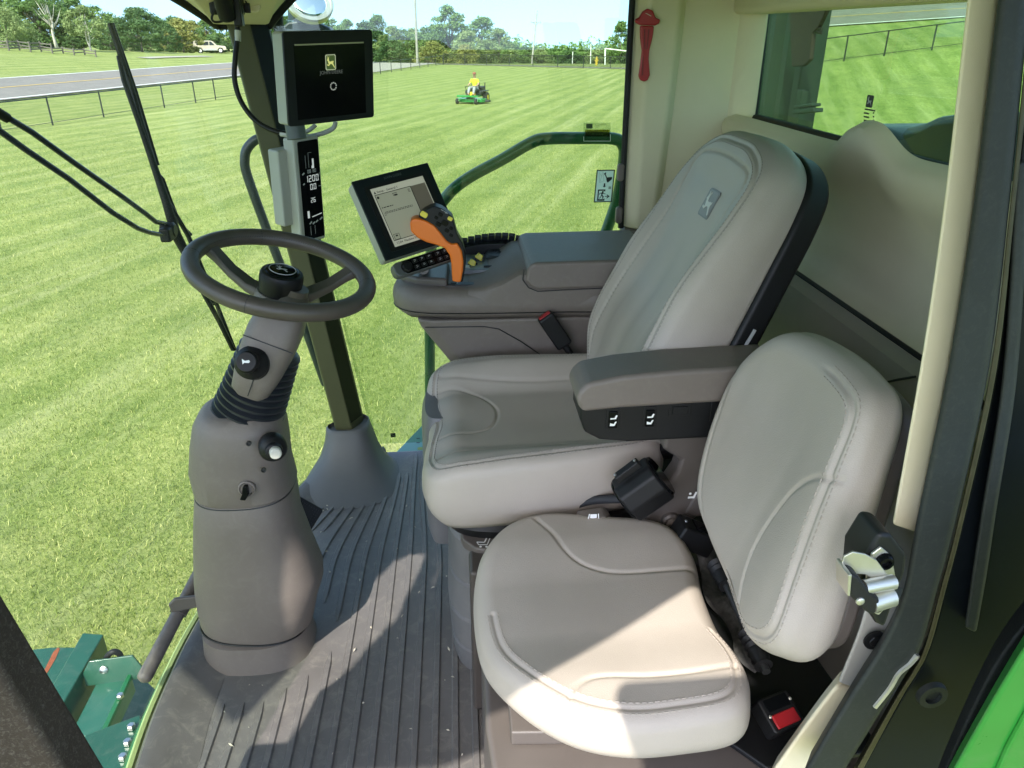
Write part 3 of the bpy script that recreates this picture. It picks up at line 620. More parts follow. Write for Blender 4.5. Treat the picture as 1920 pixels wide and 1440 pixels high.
for a0, a1, c0, c1 in ((-1.75, -.95, -1.8, -.95), (-.85, -.1, -.85, -.1), (0, .75, 0, .3)):
    prism('window', [(c0, 1.1), (a1, 1.1), (c1, 1.6), (c0+.05, 1.6)], 1.78, Mc @ T(0, 0, -.89), CARW, car)
box('rear_window', (.05, .45, 1.4), Mc @ T(-2.22, 1.3, 0) @ Matrix.Rotation(rad(-18), 4, 'Z'), CARW, car, bev=.01)
for wx in (-1.4, 1.45):
    for wz in (-.8, .8):
        w = lathe('wheel', [(.2, -.12), (.37, -.12), (.39, -.06), (.39, .06), (.37, .12), (.2, .12)], Mc @ T(wx, .39, wz), TYRE, car, seg=20); lathe('rim', [(.05, -.125), (.23, -.125), (.25, 0), (.23, .125), (.05, .125)], Mc @ T(wx, .39, wz), RIMW, w, seg=16)

# ------------------------------------------------------------------ mower and its rider
q = P(889, 193, Z=GZ); ma = rad(205)        # heading: towards the camera and a little to the left
Mm = T(*q) @ Matrix.Rotation(rad(-24), 4, 'Z') @ Matrix.Scale(.92, 4)     # local -y is forward
mw = thing('riding_mower', q, 'green zero turn mower driving over the striped lawn', 'mower')
MG = mat('mower_green', (.02, .24, .05), .3, coat=.5, var=.08); MK = mat('mower_black', (.025, .026, .028), .5); MY = mat('mower_yellow', (.75, .55, .03), .4)
prism('mower_deck', [(-.92, -.55), (-.8, -.8), (-.3, -.9), (.3, -.9), (.8, -.8), (.92, -.55), (.92, -.15), (.5, .05), (-.5, .05), (-.92, -.15)], .2, Mm @ T(0, 0, .1), MG, mw, bev=.03)
prism('discharge_chute', [(.9, -.5), (1.15, -.45), (1.15, -.1), (.9, -.15)], .12, Mm @ T(0, 0, .1), MK, mw, bev=.02)
for s in (-1, 1):
    box('frame_rail', (.09, 1.9, .1), Mm @ T(s*.34, -.1, .42), MG, mw, bev=.01)
    w = lathe('drive_wheel', [(.1, -.13), (.27, -.13), (.31, -.08), (.31, .08), (.27, .13), (.1, .13)], Mm @ T(s*.56, .62, .31) @ Matrix.Rotation(rad(90), 4, 'Y'), TYRE, mw, seg=24); lathe('rim', [(.02, -.135), (.15, -.135), (.16, 0), (.15, .135), (.02, .135)], Mm @ T(s*.56, .62, .31) @ Matrix.Rotation(rad(90), 4, 'Y'), MY, w, seg=16)
    w = lathe('caster_wheel', [(.05, -.07), (.15, -.07), (.17, 0), (.15, .07), (.05, .07)], Mm @ T(s*.62, -1.18, .17) @ Matrix.Rotation(rad(90), 4, 'Y'), TYRE, mw, seg=18); tube('fork', [Mm @ Vector((s*.62+.1, -1.18, .17)), Mm @ Vector((s*.62+.1, -1.1, .38)), Mm @ Vector((s*.62, -1.08, .48))], .022, MG, w, seg=6)
    box('fender', (.3, .75, .06), Mm @ T(s*.5, .5, .68), MK, mw, bev=.02); box('control_box', (.16, .5, .16), Mm @ T(s*.46, .1, .62), MK, mw, bev=.03)
    tube('lap_bar', [Mm @ Vector((s*.46, -.05, .66)), Mm @ Vector((s*.44, -.32, .95)), Mm @ Vector((s*.2, -.36, 1.0))], .018, MK, mw, seg=6)
    tube('roll_bar_upright', [Mm @ Vector((s*.42, .75, .6)), Mm @ Vector((s*.42, .8, 1.15))], .03, MK, mw, seg=8)
box('front_beam', (1.36, .1, .1), Mm @ T(0, -1.08, .46), MG, mw, bev=.01); box('floor_pan', (.72, .62, .05), Mm @ T(0, -.68, .42), MK, mw, bev=.01)
box('engine', (.62, .55, .42), Mm @ T(0, .95, .72), MK, mw, bev=.06); box('fuel_tank', (.8, .5, .2), Mm @ T(0, .42, .52), MK, mw, bev=.05)
prism('seat', rrect(.52, .5, .1), .12, Mm @ T(0, .12, .68), MK, mw, bev=.03); prism('seat_back', rrect(.52, .5, .12), .12, Mm @ T(0, .36, .98) @ Matrix.Rotation(rad(82), 4, 'X'), MK, mw, bev=.03)
box('panel', (.5, .02, .22), Mm @ T(0, -.38, .55), MY, mw, bev=.01)
def skin(name, verts, edges, m, parent, root=0):
    me = bpy.data.meshes.new(name); me.from_pydata([tuple(Mm @ Vector(v[:3])) for v in verts], edges, []); o = bpy.data.objects.new(name, me); link(o, parent); me.materials.append(m)
    s = o.modifiers.new('skin', 'SKIN'); s.use_smooth_shade = True
    for k, v in enumerate(verts):
        sv = me.skin_vertices[0].data[k]; rx = v[3]; sv.radius = (rx, v[4] if len(v) > 4 else rx); sv.use_root = (k == root)
    sb = o.modifiers.new('sub', 'SUBSURF'); sb.levels = sb.render_levels = 2; return o
pe = thing('person', Mm @ Vector((0, .15, .8)), 'person in a bright yellow shirt, grey trousers and cap riding the mower', 'person')
SKINM = mat('skin', (.45, .26, .18), .55); SHIRT = mat('high_visibility_shirt', (.55, .72, .03), .7); TROU = mat('grey_trousers', (.30, .30, .32), .8); CAPM = mat('rust_cap', (.30, .10, .07), .7)
V = [(0, .18, .86, .13, .11), (0, .2, 1.05, .14, .11), (0, .18, 1.25, .16, .11), (0, .15, 1.40, .07, .06), (0, .13, 1.50, .065), (0, .12, 1.60, .095, .10), (0, .12, 1.70, .085, .09)]
E_ = [(0, 1), (1, 2), (2, 3), (3, 4), (4, 5), (5, 6)]
for s in (-1, 1):
    k = len(V); V += [(s*.2, .17, 1.32, .062), (s*.29, .06, 1.1, .052), (s*.3, -.14, 1.03, .042), (s*.26, -.3, 1.0, .035), (s*.24, -.36, .99, .03)]; E_ += [(2, k), (k, k+1), (k+1, k+2), (k+2, k+3), (k+3, k+4)]
    k = len(V); V += [(s*.11, .1, .84, .095), (s*.17, -.33, .88, .075), (s*.17, -.5, .5, .055), (s*.17, -.52, .47, .05), (s*.18, -.66, .45, .045)]; E_ += [(0, k), (k, k+1), (k+1, k+2), (k+2, k+3), (k+3, k+4)]
skin('body', V, E_, SKINM, pe)
V = [(0, .18, .88, .15, .13), (0, .2, 1.05, .16, .13), (0, .18, 1.25, .18, .13), (0, .155, 1.38, .09, .08)]; E_ = [(0, 1), (1, 2), (2, 3)]
for s in (-1, 1):
    k = len(V); V += [(s*.2, .17, 1.32, .085), (s*.28, .08, 1.14, .075)]; E_ += [(2, k), (k, k+1)]
skin('shirt', V, E_, SHIRT, pe)
V = [(0, .17, .82, .16, .13)]; E_ = []
for s in (-1, 1):
    k = len(V); V += [(s*.11, .08, .84, .11), (s*.17, -.33, .89, .092), (s*.17, -.48, .56, .072)]; E_ += [(0, k), (k, k+1), (k+1, k+2)]
skin('trousers', V, E_, TROU, pe)
lathe('cap', [(.108, 0), (.108, .05), (.09, .09), (.04, .115), (.005, .12)], Mm @ T(0, .12, 1.66), CAPM, pe, seg=18); prism('cap_peak', [(.09*math.cos(rad(a)), -.16*abs(math.sin(rad(a)))**.8) for a in range(0, 181, 20)], .012, Mm @ T(0, .05, 1.67), CAPM, pe)
for s in (-1, 1): prism('boot', rrect(.1, .26, .04), .09, Mm @ T(s*.17, -.6, .445), MK, pe, bev=.02)

# ================================================================== the cab: floor, posts, walls, glass, roof
def fl(px, py): v = P(px, py, Z=0); return (v.x, v.y)
FRONT = [(-.44, .58), (-.62, .72), (-.71, .95), (-.748, 1.20), (-.757, 1.40), (-.745, 1.63), (-.69, 1.97), (-.61, 2.22), (-.53, 2.37), (-.43, 2.475), (-.32, 2.525)]
FRONTS = [(p.x, p.y) for p in crom([(x, y, 0) for x, y in FRONT], 6)]
floor_out = FRONTS + [(-.10, 2.53), (.82, 2.53), (.93, 2.40), (.93, .95), (.60, .62)]
fo = tag(prism('cab_floor', floor_out, .07, T(0, 0, -.07), MATRUB, bev=.012, seg=3), kind='structure')
# raised ribs of the mat, fanning together towards the far corner
def ribx(x, y):
    s = float(smooth01(1.82, 2.36, y)); return x*(1-s)+(-.2+(x+.2)*.60)*s
for k in range(17):
    x0 = -.597+.0462*k; pts = []
    for y in np.linspace(.66, 2.36 if x0 < -.19 else 2.5, 46):
        if ((x0+.565)/.205)**2+((y-1.545)/.185)**2 < 1 or (x0 < -.44 and y > 1.6 and y < 2.0 and x0 < -.5): pts.append(None)
        else: pts.append((ribx(x0, y), y))
    run = []
    for p in pts+[None]:
        if p is not None: run.append(p); continue
        if len(run) > 3:
            V = []; Fc = []; n_ = len(run)
            for q, (x, y) in enumerate(run):
                e = .35 if q in (0, n_-1) else 1; w = .0085*e+.001
                for dx_, z in ((-w, -.001), (-w*.62, .0055*e), (w*.62, .0055*e), (w, -.001)): V.append((x+dx_, y, z))
            for q in range(n_-1): Fc += [(q*4+a, q*4+a+1, q*4+a+5, q*4+a+4) for a in range(3)]
            obj('rib', fixn(pymesh('rib', V, Fc)), MATRUB, fo, ang=25)
        run = []
# raised lip of the mat along the windscreen
lip = [Vector((x, y, 0)) for x, y in FRONTS]
rings = []
for q, p in enumerate(lip):
    a = lip[max(0, q-1)]; b_ = lip[min(len(lip)-1, q+1)]; nrm = Vector(((b_-a).y, -(b_-a).x, 0)).normalized()
    if nrm.x < 0: nrm = -nrm
    rings.append([p+nrm*d+Vector((0, 0, z)) for d, z in ((.012, .002), (.012, .022), (.022, .034), (.045, .034), (.075, .02), (.12, .006), (.14, .001))])
loft('mat_lip', rings, MATRUB, fo, cap=False, closed=False)

# corner post at the far front, with its moulded boot and the roof gusset above
PB, PT = Vector((-.405, 2.44, .05)), Vector((-.607, 2.485, 1.52))
post = thing('front_corner_post', PB, 'dark olive front corner post behind the steering wheel', 'post')
def postring(t, w, d): 
    c = PB.lerp(PT, t); return [c+Vector((x*w, y*d, 0)) for x, y in ((-.5, -.3), (-.42, -.5), (.18, -.5), (.5, .1), (.5, .5), (-.5, .5))]
loft('outer_skin', [postring(t, .094+.012*t, .10) for t in (0, .33, .66, 1)], FRAME, post, bev=.006)
def postface(t):
    c = PB.lerp(PT, t); w = .094+.012*t; return [c+Vector((w*.175, -.0515, 0)), c+Vector((w*.50, .009, 0)), c+Vector((w*.53, .006, 0)), c+Vector((w*.20, -.0535, 0))]
loft('black_trim', [postface(t) for t in (.10, .5, .98)], FRAMEB, post)
GREYM = mat('grey_mat_moulding', (.095, .094, .096), .5, var=.1, bump=.2, bscale=700)
boot = thing('post_boot', (-.41, 2.42, 0), 'grey moulded boot round the foot of the front corner post', 'boot')
rings = []
for z, ax, ay, cx, cy in ((.001, .200, .19, -.445, 2.33), (.016, .172, .165, -.438, 2.345), (.045, .130, .128, -.425, 2.375), (.085, .102, .100, -.420, 2.40), (.13, .086, .086, -.420, 2.42), (.165, .078, .076, -.422, 2.425), (.178, .076, .074, -.423, 2.428), (.182, .070, .069, -.423, 2.43), (.17, .066, .066, -.423, 2.43)):
    rg = []
    for p in sring((cx, cy, z), ax, ay, 3.0, 56):
        # keep the flare inside the floor outline
        lim = float(np.interp(p.y, [q[1] for q in FRONTS], [q[0] for q in FRONTS])); p.x = max(p.x, lim+.004); p.y = min(p.y, 2.526); rg.append(p)
    rings.append(rg)
loft('cover', rings, GREYM, boot, ang=60)

gus = thing('roof_corner_trim', (-.58, 2.46, 1.48), 'beige green roof trim over the front corner post', 'trim')
rings = []
for z, k in ((1.482, 0.0), (1.50, .12), (1.535, .38), (1.58, .75), (1.63, 1.15)):
    a = Vector((-.672, 2.46, z)); b_ = Vector((-.555, 2.50, z)); c_ = Vector((-.52, 2.40, z)); d_ = Vector((-.67, 2.36, z))
    rings.append([a+Vector((-.11*k, -.36*k, 0)), a+Vector((-.03*k, .0, 0)), b_+Vector((0, .01*k, 0)), b_+Vector((.14*k, .01*k, 0)), c_+Vector((.14*k, -.3*k, 0)), d_+Vector((.04*k, -.5*k, 0))])
loft('panel', rings, BEIGE, gus, bev=.008, seg=3)
tube('edge_seal', [rings[k][0]+Vector((-.012, 0, -.004)) for k in range(5)][::-1]+[rings[0][1]+Vector((-.01, .01, -.004)), rings[0][2]+Vector((0, .012, -.004))]+[rings[k][3]+Vector((.008, .012, -.004)) for k in range(5)], .011, RUBBER, gus, seg=8)

# windscreen and far side window: real panes
def wtop(x, y):               # how far the screen leans out at roof height
    return (x-.215-.05*(1 if y < 2 else 1), y+.03*(y-1.5))
gr = []
for z in np.linspace(.004, 1.60, 9):
    t = z/1.6; row = []
    for x, y in FRONTS[6:]:
        X_, Y_ = wtop(x, y); row.append(Vector((x-.008+(X_-x)*t, y+(Y_-y)*t+.002, z)))
    gr.append(row)
ws = thing('windscreen', (-.76, 1.5, 0), 'large clear curved windscreen between the wiper and the steering column', 'windscreen')
loft('pane', gr, GLASSW, ws, cap=False, closed=False, ang=180)
tube('edge_seal', [v+Vector((.004, 0, .004)) for v in gr[0]], .008, mat('pale_green_seal', (.32, .40, .16), .6), ws, seg=6)
sw = thing('side_window', (.15, 2.53, 0), 'clear far side window framing the lawn and the mower', 'window')
pane = [(-.34, .03), (.55, .03), (.55, .75), (.60, 1.62), (-.56, 1.62), (-.56, 1.45), (-.36, .1)]
prism('pane', pane, .004, frame((0, 2.535, 0), (1, 0, 0), (0, 0, 1)), GLASS, sw, smooth=False)

# rear corner pillar at the far side, with its lower grey trim
rp = thing('rear_corner_pillar', (.66, 2.5, .6), 'beige rear corner pillar carrying the red hammer', 'pillar')
def pr_(z, x0, x1): return [Vector((x0, 2.535, z)), Vector((x0+.006, 2.49, z)), Vector((x0+.04, 2.455, z)), Vector((x1-.03, 2.46, z)), Vector((x1, 2.50, z)), Vector((x1, 2.535, z))]
zz_ = [.86, .95, 1.2, 1.5, 1.64]
x0s = [P(1167, 470, Y=2.47).x, P(1170, 400, Y=2.47).x, P(1178, 250, Y=2.47).x, P(1190, 30, Y=2.47).x, P(1196, -60, Y=2.47).x]
x1s = [.675, .685, .70, .712, .715]
loft('upper_cover', [pr_(z, a, b_) for z, a, b_ in zip(zz_, x0s, x1s)], BEIGE, rp, bev=.012, seg=3)
tube('window_seal', [Vector((a-.006, 2.49, z)) for z, a in zip(zz_, x0s)], .010, RUBBER, rp, seg=8)
loft('lower_cover', [pr_(.86, x0s[0]-.002, .70), pr_(.80, x0s[0]-.01, .71), pr_(.74, x0s[0]-.04, .73), pr_(.68, x0s[0]-.10, .74), pr_(.5, x0s[0]-.15, .74)], TAUPE, rp, bev=.012, seg=3)
for z in (1.045, .905):
    xx = float(np.interp(z, zz_, x0s)); prism('window_clip', rrect(.022, .055, .009), .02, frame((xx-.016, 2.495, z), (1, 0, 0), (0, 0, 1)), TAUPE, rp, bev=.004)
tube('cable', [P(1157, 480, Y=2.49), P(1150, 530, Y=2.49), P(1130, 585, Y=2.49), P(1110, 600, Y=2.49)], .004, BLACK, rp, seg=6, sm=6)
tube('loop_cable', [P(1120, 478, Y=2.46), P(1105, 472, Y=2.46), P(1088, 480, Y=2.46), P(1075, 490, Y=2.46)], .004, BLACK, rp, seg=6, sm=6)
# moulded pocket at the pillar foot
prism('door_pull', [(p.x, p.z) for p in (P(1125, 490, Y=2.42), P(1165, 470, Y=2.42), P(1215, 430, Y=2.42), P(1240, 420, Y=2.42), P(1240, 560, Y=2.42), P(1110, 560, Y=2.42))], .05, frame((0, 2.44, 0), (1, 0, 0), (0, 0, 1)), TAUPE, rp, bev=.012, seg=3)

# side wall behind the pillar
prism('side_wall', [(.66, 0), (.95, 0), (.95, 1.66), (.66, 1.66)], .03, frame((0, 2.53, 0), (1, 0, 0), (0, 0, 1)), BEIGE, bev=.004)['kind'] = 'structure'
# rear wall: ledge with a hump, belt groove, lower panel and the window opening
def wallx(y, z):
    y = np.asarray(y, float); z = np.asarray(z, float)
    x = np.interp(z, [0, .40, .86, .872, .884, .896, .93, 1.02, 1.10, 1.15, 1.185, 1.21, 1.225], [.80, .82, .868, .90, .905, .925, .935, .93, .905, .872, .862, .872, .90])
    return x+.10*smooth01(2.36, 2.56, y)*0
def ledge(y): return 1.205+.060*np.exp(-(np.abs(y-1.60)/.105)**2.6)+.012*smooth01(1.9, 1.2, y)
yy = np.linspace(.80, 2.53, 150); V = []; nz = 84
for y in yy:
    le = float(ledge(y))
    for k in range(nz):
        t = k/(nz-1); z0 = 1.225*t; z = z0+(le-1.205)*float(smooth01(.98, 1.21, z0)); bul = .022*math.exp(-((y-1.60)/.13)**2)*float(smooth01(1.08, 1.2, z0))
        ch = .16*float(smooth01(1.15, .72, y)); V.append((float(wallx(y, z0))-bul-ch, y, z))
Fc = [(a*nz+b_, a*nz+b_+1, (a+1)*nz+b_+1, (a+1)*nz+b_) for a in range(len(yy)-1) for b_ in range(nz-1)]
me = fixn(pymesh('rear_wall', V, Fc))
rw = obj('rear_wall', me, [BEIGE, mat('grey_lower_panel', (.33, .30, .25), .38, var=.06)], ang=40); rw['kind'] = 'structure'
for p in me.polygons:
    if p.center.z < .868: p.material_index = 1
tube('belt_seam', [(float(wallx(y, .877))-.16*float(smooth01(1.15, .72, y))-.003, y, .877) for y in np.linspace(.81, 2.52, 40)], .006, RUBBER, rw, seg=6)
sp = [P(1655, 720, X=.862), P(1690, 712, X=.862), P(1725, 706, X=.862)]
tube('panel_seam', [Vector((.853, p.y, p.z)) for p in sp], .0025, RUBBER, rw, seg=5)
tube('panel_seam', [Vector((float(wallx(0, z))-.0005, 1.99+.05*(z-.5), z)) for z in np.linspace(.45, .86, 12)], .002, RUBBER, rw, seg=5)
# frame round the opening: header, far jamb, near jamb
prism('window_header', [(.80, 1.505), (2.53, 1.512), (2.53, 1.66), (.80, 1.66)], .11, frame((.97, 0, 0), (0, 1, 0), (0, 0, 1)) @ T(0, 0, -.11), BEIGE, bev=.02, seg=4)['kind'] = 'structure'
jr = [[Vector((x, y, z)) for x, y in ((.965, 2.468+.02*(z-1.2)), (.93, 2.472+.02*(z-1.2)), (.885, 2.492+.02*(z-1.2)), (.86, 2.528), (.965, 2.528))] for z in (1.18, 1.3, 1.4, 1.52)]
tag(loft('window_jamb', jr, BEIGE, bev=.01, seg=3), kind='structure')
tag(prism('window_jamb', [(.80, .72), (.965, .90), (.965, .80), (.86, .70)], .36, T(0, 0, 1.18), BEIGE, bev=.01), kind='structure')
rwin = thing('rear_window', (.965, 1.7, 1.2), 'green tinted rear window behind the operator seat', 'window')
box('pane', (.004, 1.80, .42), T(.968, 1.63, 1.37), GLASSR, rwin, bev=0)
for a, b_, w in (((.962, .75, 1.213), (.962, 2.47, 1.213), .012), ((.962, 2.478, 1.2), (.962, 2.49, 1.52), .010)):
    tube('edge_seal', [a, b_], w, RUBBER, rwin, seg=8)
Mw = frame((.9655, 0, 0), (0, -1, 0), (0, 0, 1))
def W2(px, py): v = onplane(px, py, Mw); return (v.x, v.y)
BADGE = [(-.5, -.42), (-.42, -.5), (.42, -.5), (.5, -.42), (.5, .42), (.42, .5), (-.42, .5), (-.5, .42)]
DEER = [(-.44, .16), (-.36, .24), (-.33, .38), (-.38, .46), (-.30, .42), (-.27, .30), (-.20, .40), (-.14, .44), (-.20, .32), (-.22, .22), (-.17, .08), (.0, .05), (.18, .10), (.27, .07), (.34, .12), (.34, .02), (.27, -.06), (.34, -.20), (.48, -.38), (.43, -.43), (.28, -.28), (.14, -.14), (-.02, -.12), (-.10, -.16), (-.22, -.27), (-.40, -.23), (-.45, -.17), (-.39, -.14), (-.24, -.18), (-.24, -.10), (-.30, .0), (-.33, .10)]
def emblem(name, M, w, h, ground, mark, parent, th=.0015, border=None):
    bd = [(x*w, y*h) for x, y in BADGE]
    if border: 
        o = prism(name, bd, th, M, border, parent); prism('field', [(x*.86, y*.90) for x, y in bd], th*1.3, M, ground, o)
    else: o = prism(name, bd, th, M, ground, parent)
    prism('leaping_deer', [(x*w*.82, y*h*.86) for x, y in DEER], th*1.8, M, mark, o); return o
c = W2(1631, 190); k = abs(W2(1640, 190)[0]-W2(1622, 190)[0])
emblem('glass_emblem', Mw @ T(c[0], c[1], 0), .030, .027, INK, GREYPR, rwin, th=.0004)
bars = []
for r_, (px0, px1) in enumerate(((1622, 1642), (1620, 1630), (1620, 1630), (1620, 1630))):
    a = W2(px0, 203+7*r_); b_ = W2(px1, 203+7*r_); bars.append([(a[0], a[1]), (b_[0], a[1]), (b_[0], a[1]-.0035), (a[0], a[1]-.0035)])
    if r_: a = W2(1637, 203+7*r_); bars.append([(a[0], a[1]), (a[0]+.006, a[1]), (a[0]+.006, a[1]-.0035), (a[0], a[1]-.0035)])
prisms('glass_marking', bars, .0003, Mw, INK, rwin)

# what stands behind the rear window
TANKG = mat('dark_tank_green', (.006, .022, .012), .5, var=.3, vscale=5, dust=.06)
tk = thing('tank_panel', P(1465, 250, X=1.5), 'dark green ribbed tank panel behind the rear window', 'panel')
TY = P(1512, 100, X=1.52).y; V = []; Fc = []; cols = 26
for k in range(cols+1):
    y = TY+(4.6-TY)*k/cols; x = 1.52+(.035 if (k//2) % 2 else 0); V += [(x, y, .3), (x, y, 2.2)]
    if k: Fc.append((2*k-2, 2*k, 2*k+1, 2*k-1))
mt_ = obj('ribbed_sheet', pymesh('ribbed_sheet', V, Fc), TANKG, tk, smooth=False)
mt_.modifiers.new('solid', 'SOLIDIFY').thickness = .012
box('corner_post', (.10, .07, 1.9), T(1.54, TY, 1.25), TANKG, tk, bev=.01)
fl_ = thing('mud_flap', P(1520, 60, X=1.45), 'brown hanging flap behind the top of the rear window', 'flap')
Mf = frame((1.43, 0, 0), (0, -1, 0), (0, 0, 1)); q2 = lambda px, py: tuple(onplane(px, py, Mf)[:2])
prism('flap', [q2(1488, 10), q2(1562, 10), q2(1542, 52), q2(1532, 62), q2(1526, 112), q2(1514, 124), q2(1492, 125)], .02, Mf, mat('brown_flap', (.03, .018, .015), .8, var=.15), fl_, bev=.006)
tube('hook', [P(1530, 60, X=1.42), P(1541, 62, X=1.42), P(1542, 54, X=1.42), P(1534, 55, X=1.42)], .006, BLACK, fl_, seg=6)
br = thing('step_bracket', P(1520, 200, X=1.45), 'pair of short dark green bars beside the tank panel', 'bracket')
for y0, y1, xa, xb in ((198, 203, 1505, 1540), (207, 214, 1503, 1544)):
    prism('bar', [q2(xa, y0), q2(xb, y0-5), q2(xb, y1-4), q2(xa, y1)], .04, Mf, TANKG, br, bev=.003)
box('mounting_plate', (.03, .05, .16), P(1500, 206, X=1.46), TANKG, br, bev=.004)
hd = thing('engine_cover', P(1720, 280, X=1.35), 'black rounded cover low behind the rear window', 'cover')
Mh = frame((1.30, 0, 0), (0, -1, 0), (0, 0, 1)); q3 = lambda px, py: tuple(onplane(px, py, Mh)[:2])
NAVY = mat('dark_blue_black_cover', (.006, .009, .012), .35, var=.25, vscale=20)
prism('low_cover', [q3(1590, 268), q3(1600, 240), q3(1612, 232), q3(1650, 238), q3(1690, 255), q3(1720, 300), q3(1720, 340), q3(1590, 340)], .25, Mh @ T(0, 0, -.25), NAVY, hd, bev=.03, seg=3)
prism('high_cover', [q3(1680, 300), q3(1677, 246), q3(1688, 238), q3(1720, 230), q3(1745, 218), q3(1790, 212), q3(1850, 210), q3(1850, 360), q3(1700, 360)], .35, Mh @ T(0, 0, -.36), NAVY, hd, bev=.03, seg=3)

# roof with liner; unseen outline extended and notched to shape the sun patches inside
roof_o = [(1.05, -.05), (.10, -.09), (.022, .0), (.003, .205), (-.33, -.01), (-.70, -.14), (-1.08, -.12), (-.92, .16), (-.74, .41), (-.70, .58), (-.78, .62), (-.85, .57), (-.99, .33), (-1.17, .0), (-1.34, .2), (-1.32, 1.5), (-1.16, 2.3), (-.95, 2.78), (1.05, 2.78)]
tag(prism('cab_roof', roof_o, .20, T(0, 0, 1.66), mat('roof_shell', (.05, .18, .05), .4), bev=.03), kind='structure')
lb = thing('shade_bar', (.2, -.2, 1.76), 'long added shade bar beside the roof edge, out of view', 'shade bar')  # unseen bar with discs, added to cast shade on the instructor seat
box('bar', (.95, .26, .05), T(.24, -.215, 1.76), BLACK, lb, bev=.02)
for k in range(4): lathe('bar_disc', [(.05, 0), (.055, .01), (.05, .03), (.045, .03), (.044, .022)], frame((-.12+.24*k, -.345, 1.76), (1, 0, 0), (0, 0, 1)), STEEL, lb, seg=20)
for k in (.35, .65): tube('bracket', [(k, -.1, 1.76), (k, .02, 1.76), (k, .04, 1.72)], .012, BLACK, lb, seg=8)

# ================================================================== door frame at the near rear side
def ribbon(name, left, right, Y, depth, m, parent, bev=.006, seg=3):    # an upright strip between two traced edges, at its own distance
    A = [P(x, y, Y=Y) for x, y in left]; B = [P(x, y, Y=Y) for x, y in right]
    A = crom(A, 5); B = crom(B, 5); n_ = min(len(A), len(B)); A = resamp(A, n_); B = resamp(B, n_)
    rings = [[Vector((a[0], Y, a[2])), Vector((b_[0], Y, b_[2])), Vector((b_[0]+depth*.78, Y+depth, b_[2]-depth*.2)), Vector((a[0]+depth*.78, Y+depth, a[2]-depth*.2))] for a, b_ in zip(A, B)]
    return loft(name, rings, m, parent, bev=bev, seg=seg)
df = thing('door_pillar', P(1700, 1000, Y=.75), 'beige door pillar with dark rubber seals beside the rear window', 'pillar')
ribbon('pillar_cover', [(1822, -90), (1813, 0), (1767, 400), (1723, 700), (1672, 985)], [(1884, -90), (1872, 0), (1824, 400), (1777, 700), (1716, 1000)], .74, .05, BEIGE, df, bev=.005)
ribbon('rubber_seal', [(1882, -90), (1870, 0), (1822, 400), (1775, 700), (1716, 985), (1690, 1120), (1650, 1215), (1590, 1310), (1500, 1460)], [(1935, -90), (1930, 0), (1890, 400), (1853, 700), (1792, 980), (1760, 1100), (1722, 1230), (1670, 1310), (1570, 1470)], .70, .05, SEAL, df, bev=.014)
OLIVE = mat('olive_edge', (.045, .042, .020), .5, var=.3, vscale=30, spec=.3)
ribbon('olive_flange', [(1937, -90), (1932, 0), (1892, 400), (1856, 700), (1796, 980), (1765, 1100), (1728, 1230), (1680, 1310), (1590, 1470)], [(1950, -90), (1945, 0), (1902, 400), (1868, 700), (1806, 980), (1775, 1100), (1738, 1230), (1690, 1310), (1604, 1470)], .705, .03, OLIVE, df, bev=.003)
ribbon('black_jamb', [(1946, -90), (1944, 0), (1900, 400), (1866, 700), (1804, 980), (1773, 1100), (1736, 1230), (1690, 1310), (1600, 1470)], [(2150, -90), (2150, 0), (2100, 400), (2050, 700), (1990, 980), (1950, 1100), (1900, 1230), (1850, 1330), (1790, 1470)], .735, .03, mat('black_jamb_paint', (.004, .006, .008), .4, spec=.2), df, bev=.004)
tube('metal_lip', [P(1720, 1228, Y=.70), P(1705, 1245, Y=.70), P(1685, 1262, Y=.70), P(1668, 1290, Y=.70), P(1640, 1325, Y=.70)], .004, STEEL, df, seg=6, sm=5)
ribbon('jamb_moulding', [(1905, 300), (1880, 700), (1840, 960), (1822, 1080), (1808, 1180)], [(1932, 300), (1908, 700), (1868, 960), (1850, 1080), (1830, 1190)], .715, .03, SEAL, df, bev=.01)
TRIMG = mat('grey_beige_trim', (.36, .345, .31), .55, var=.05)
ribbon('foot_cover', [(1628, 1110), (1610, 1180), (1570, 1282)], [(1688, 1130), (1665, 1195), (1622, 1300)], .765, .04, TRIMG, df, bev=.006)
ribbon('sill_cover', [(1568, 1284), (1520, 1345), (1430, 1470)], [(1620, 1302), (1575, 1370), (1510, 1470)], .765, .04, BEIGE, df, bev=.008)
bm_ = frame(P(1638, 1197, Y=.757), (1, 0, 0), (0, 0, 1)); prism('trim_bolt', circ(.010, 6), .008, bm_, BLACK, df, bev=.002); lathe('bolt_washer', [(.016, 0), (.016, .003), (.012, .004)], bm_ @ T(0, 0, .002) , BLACK, df, seg=20)

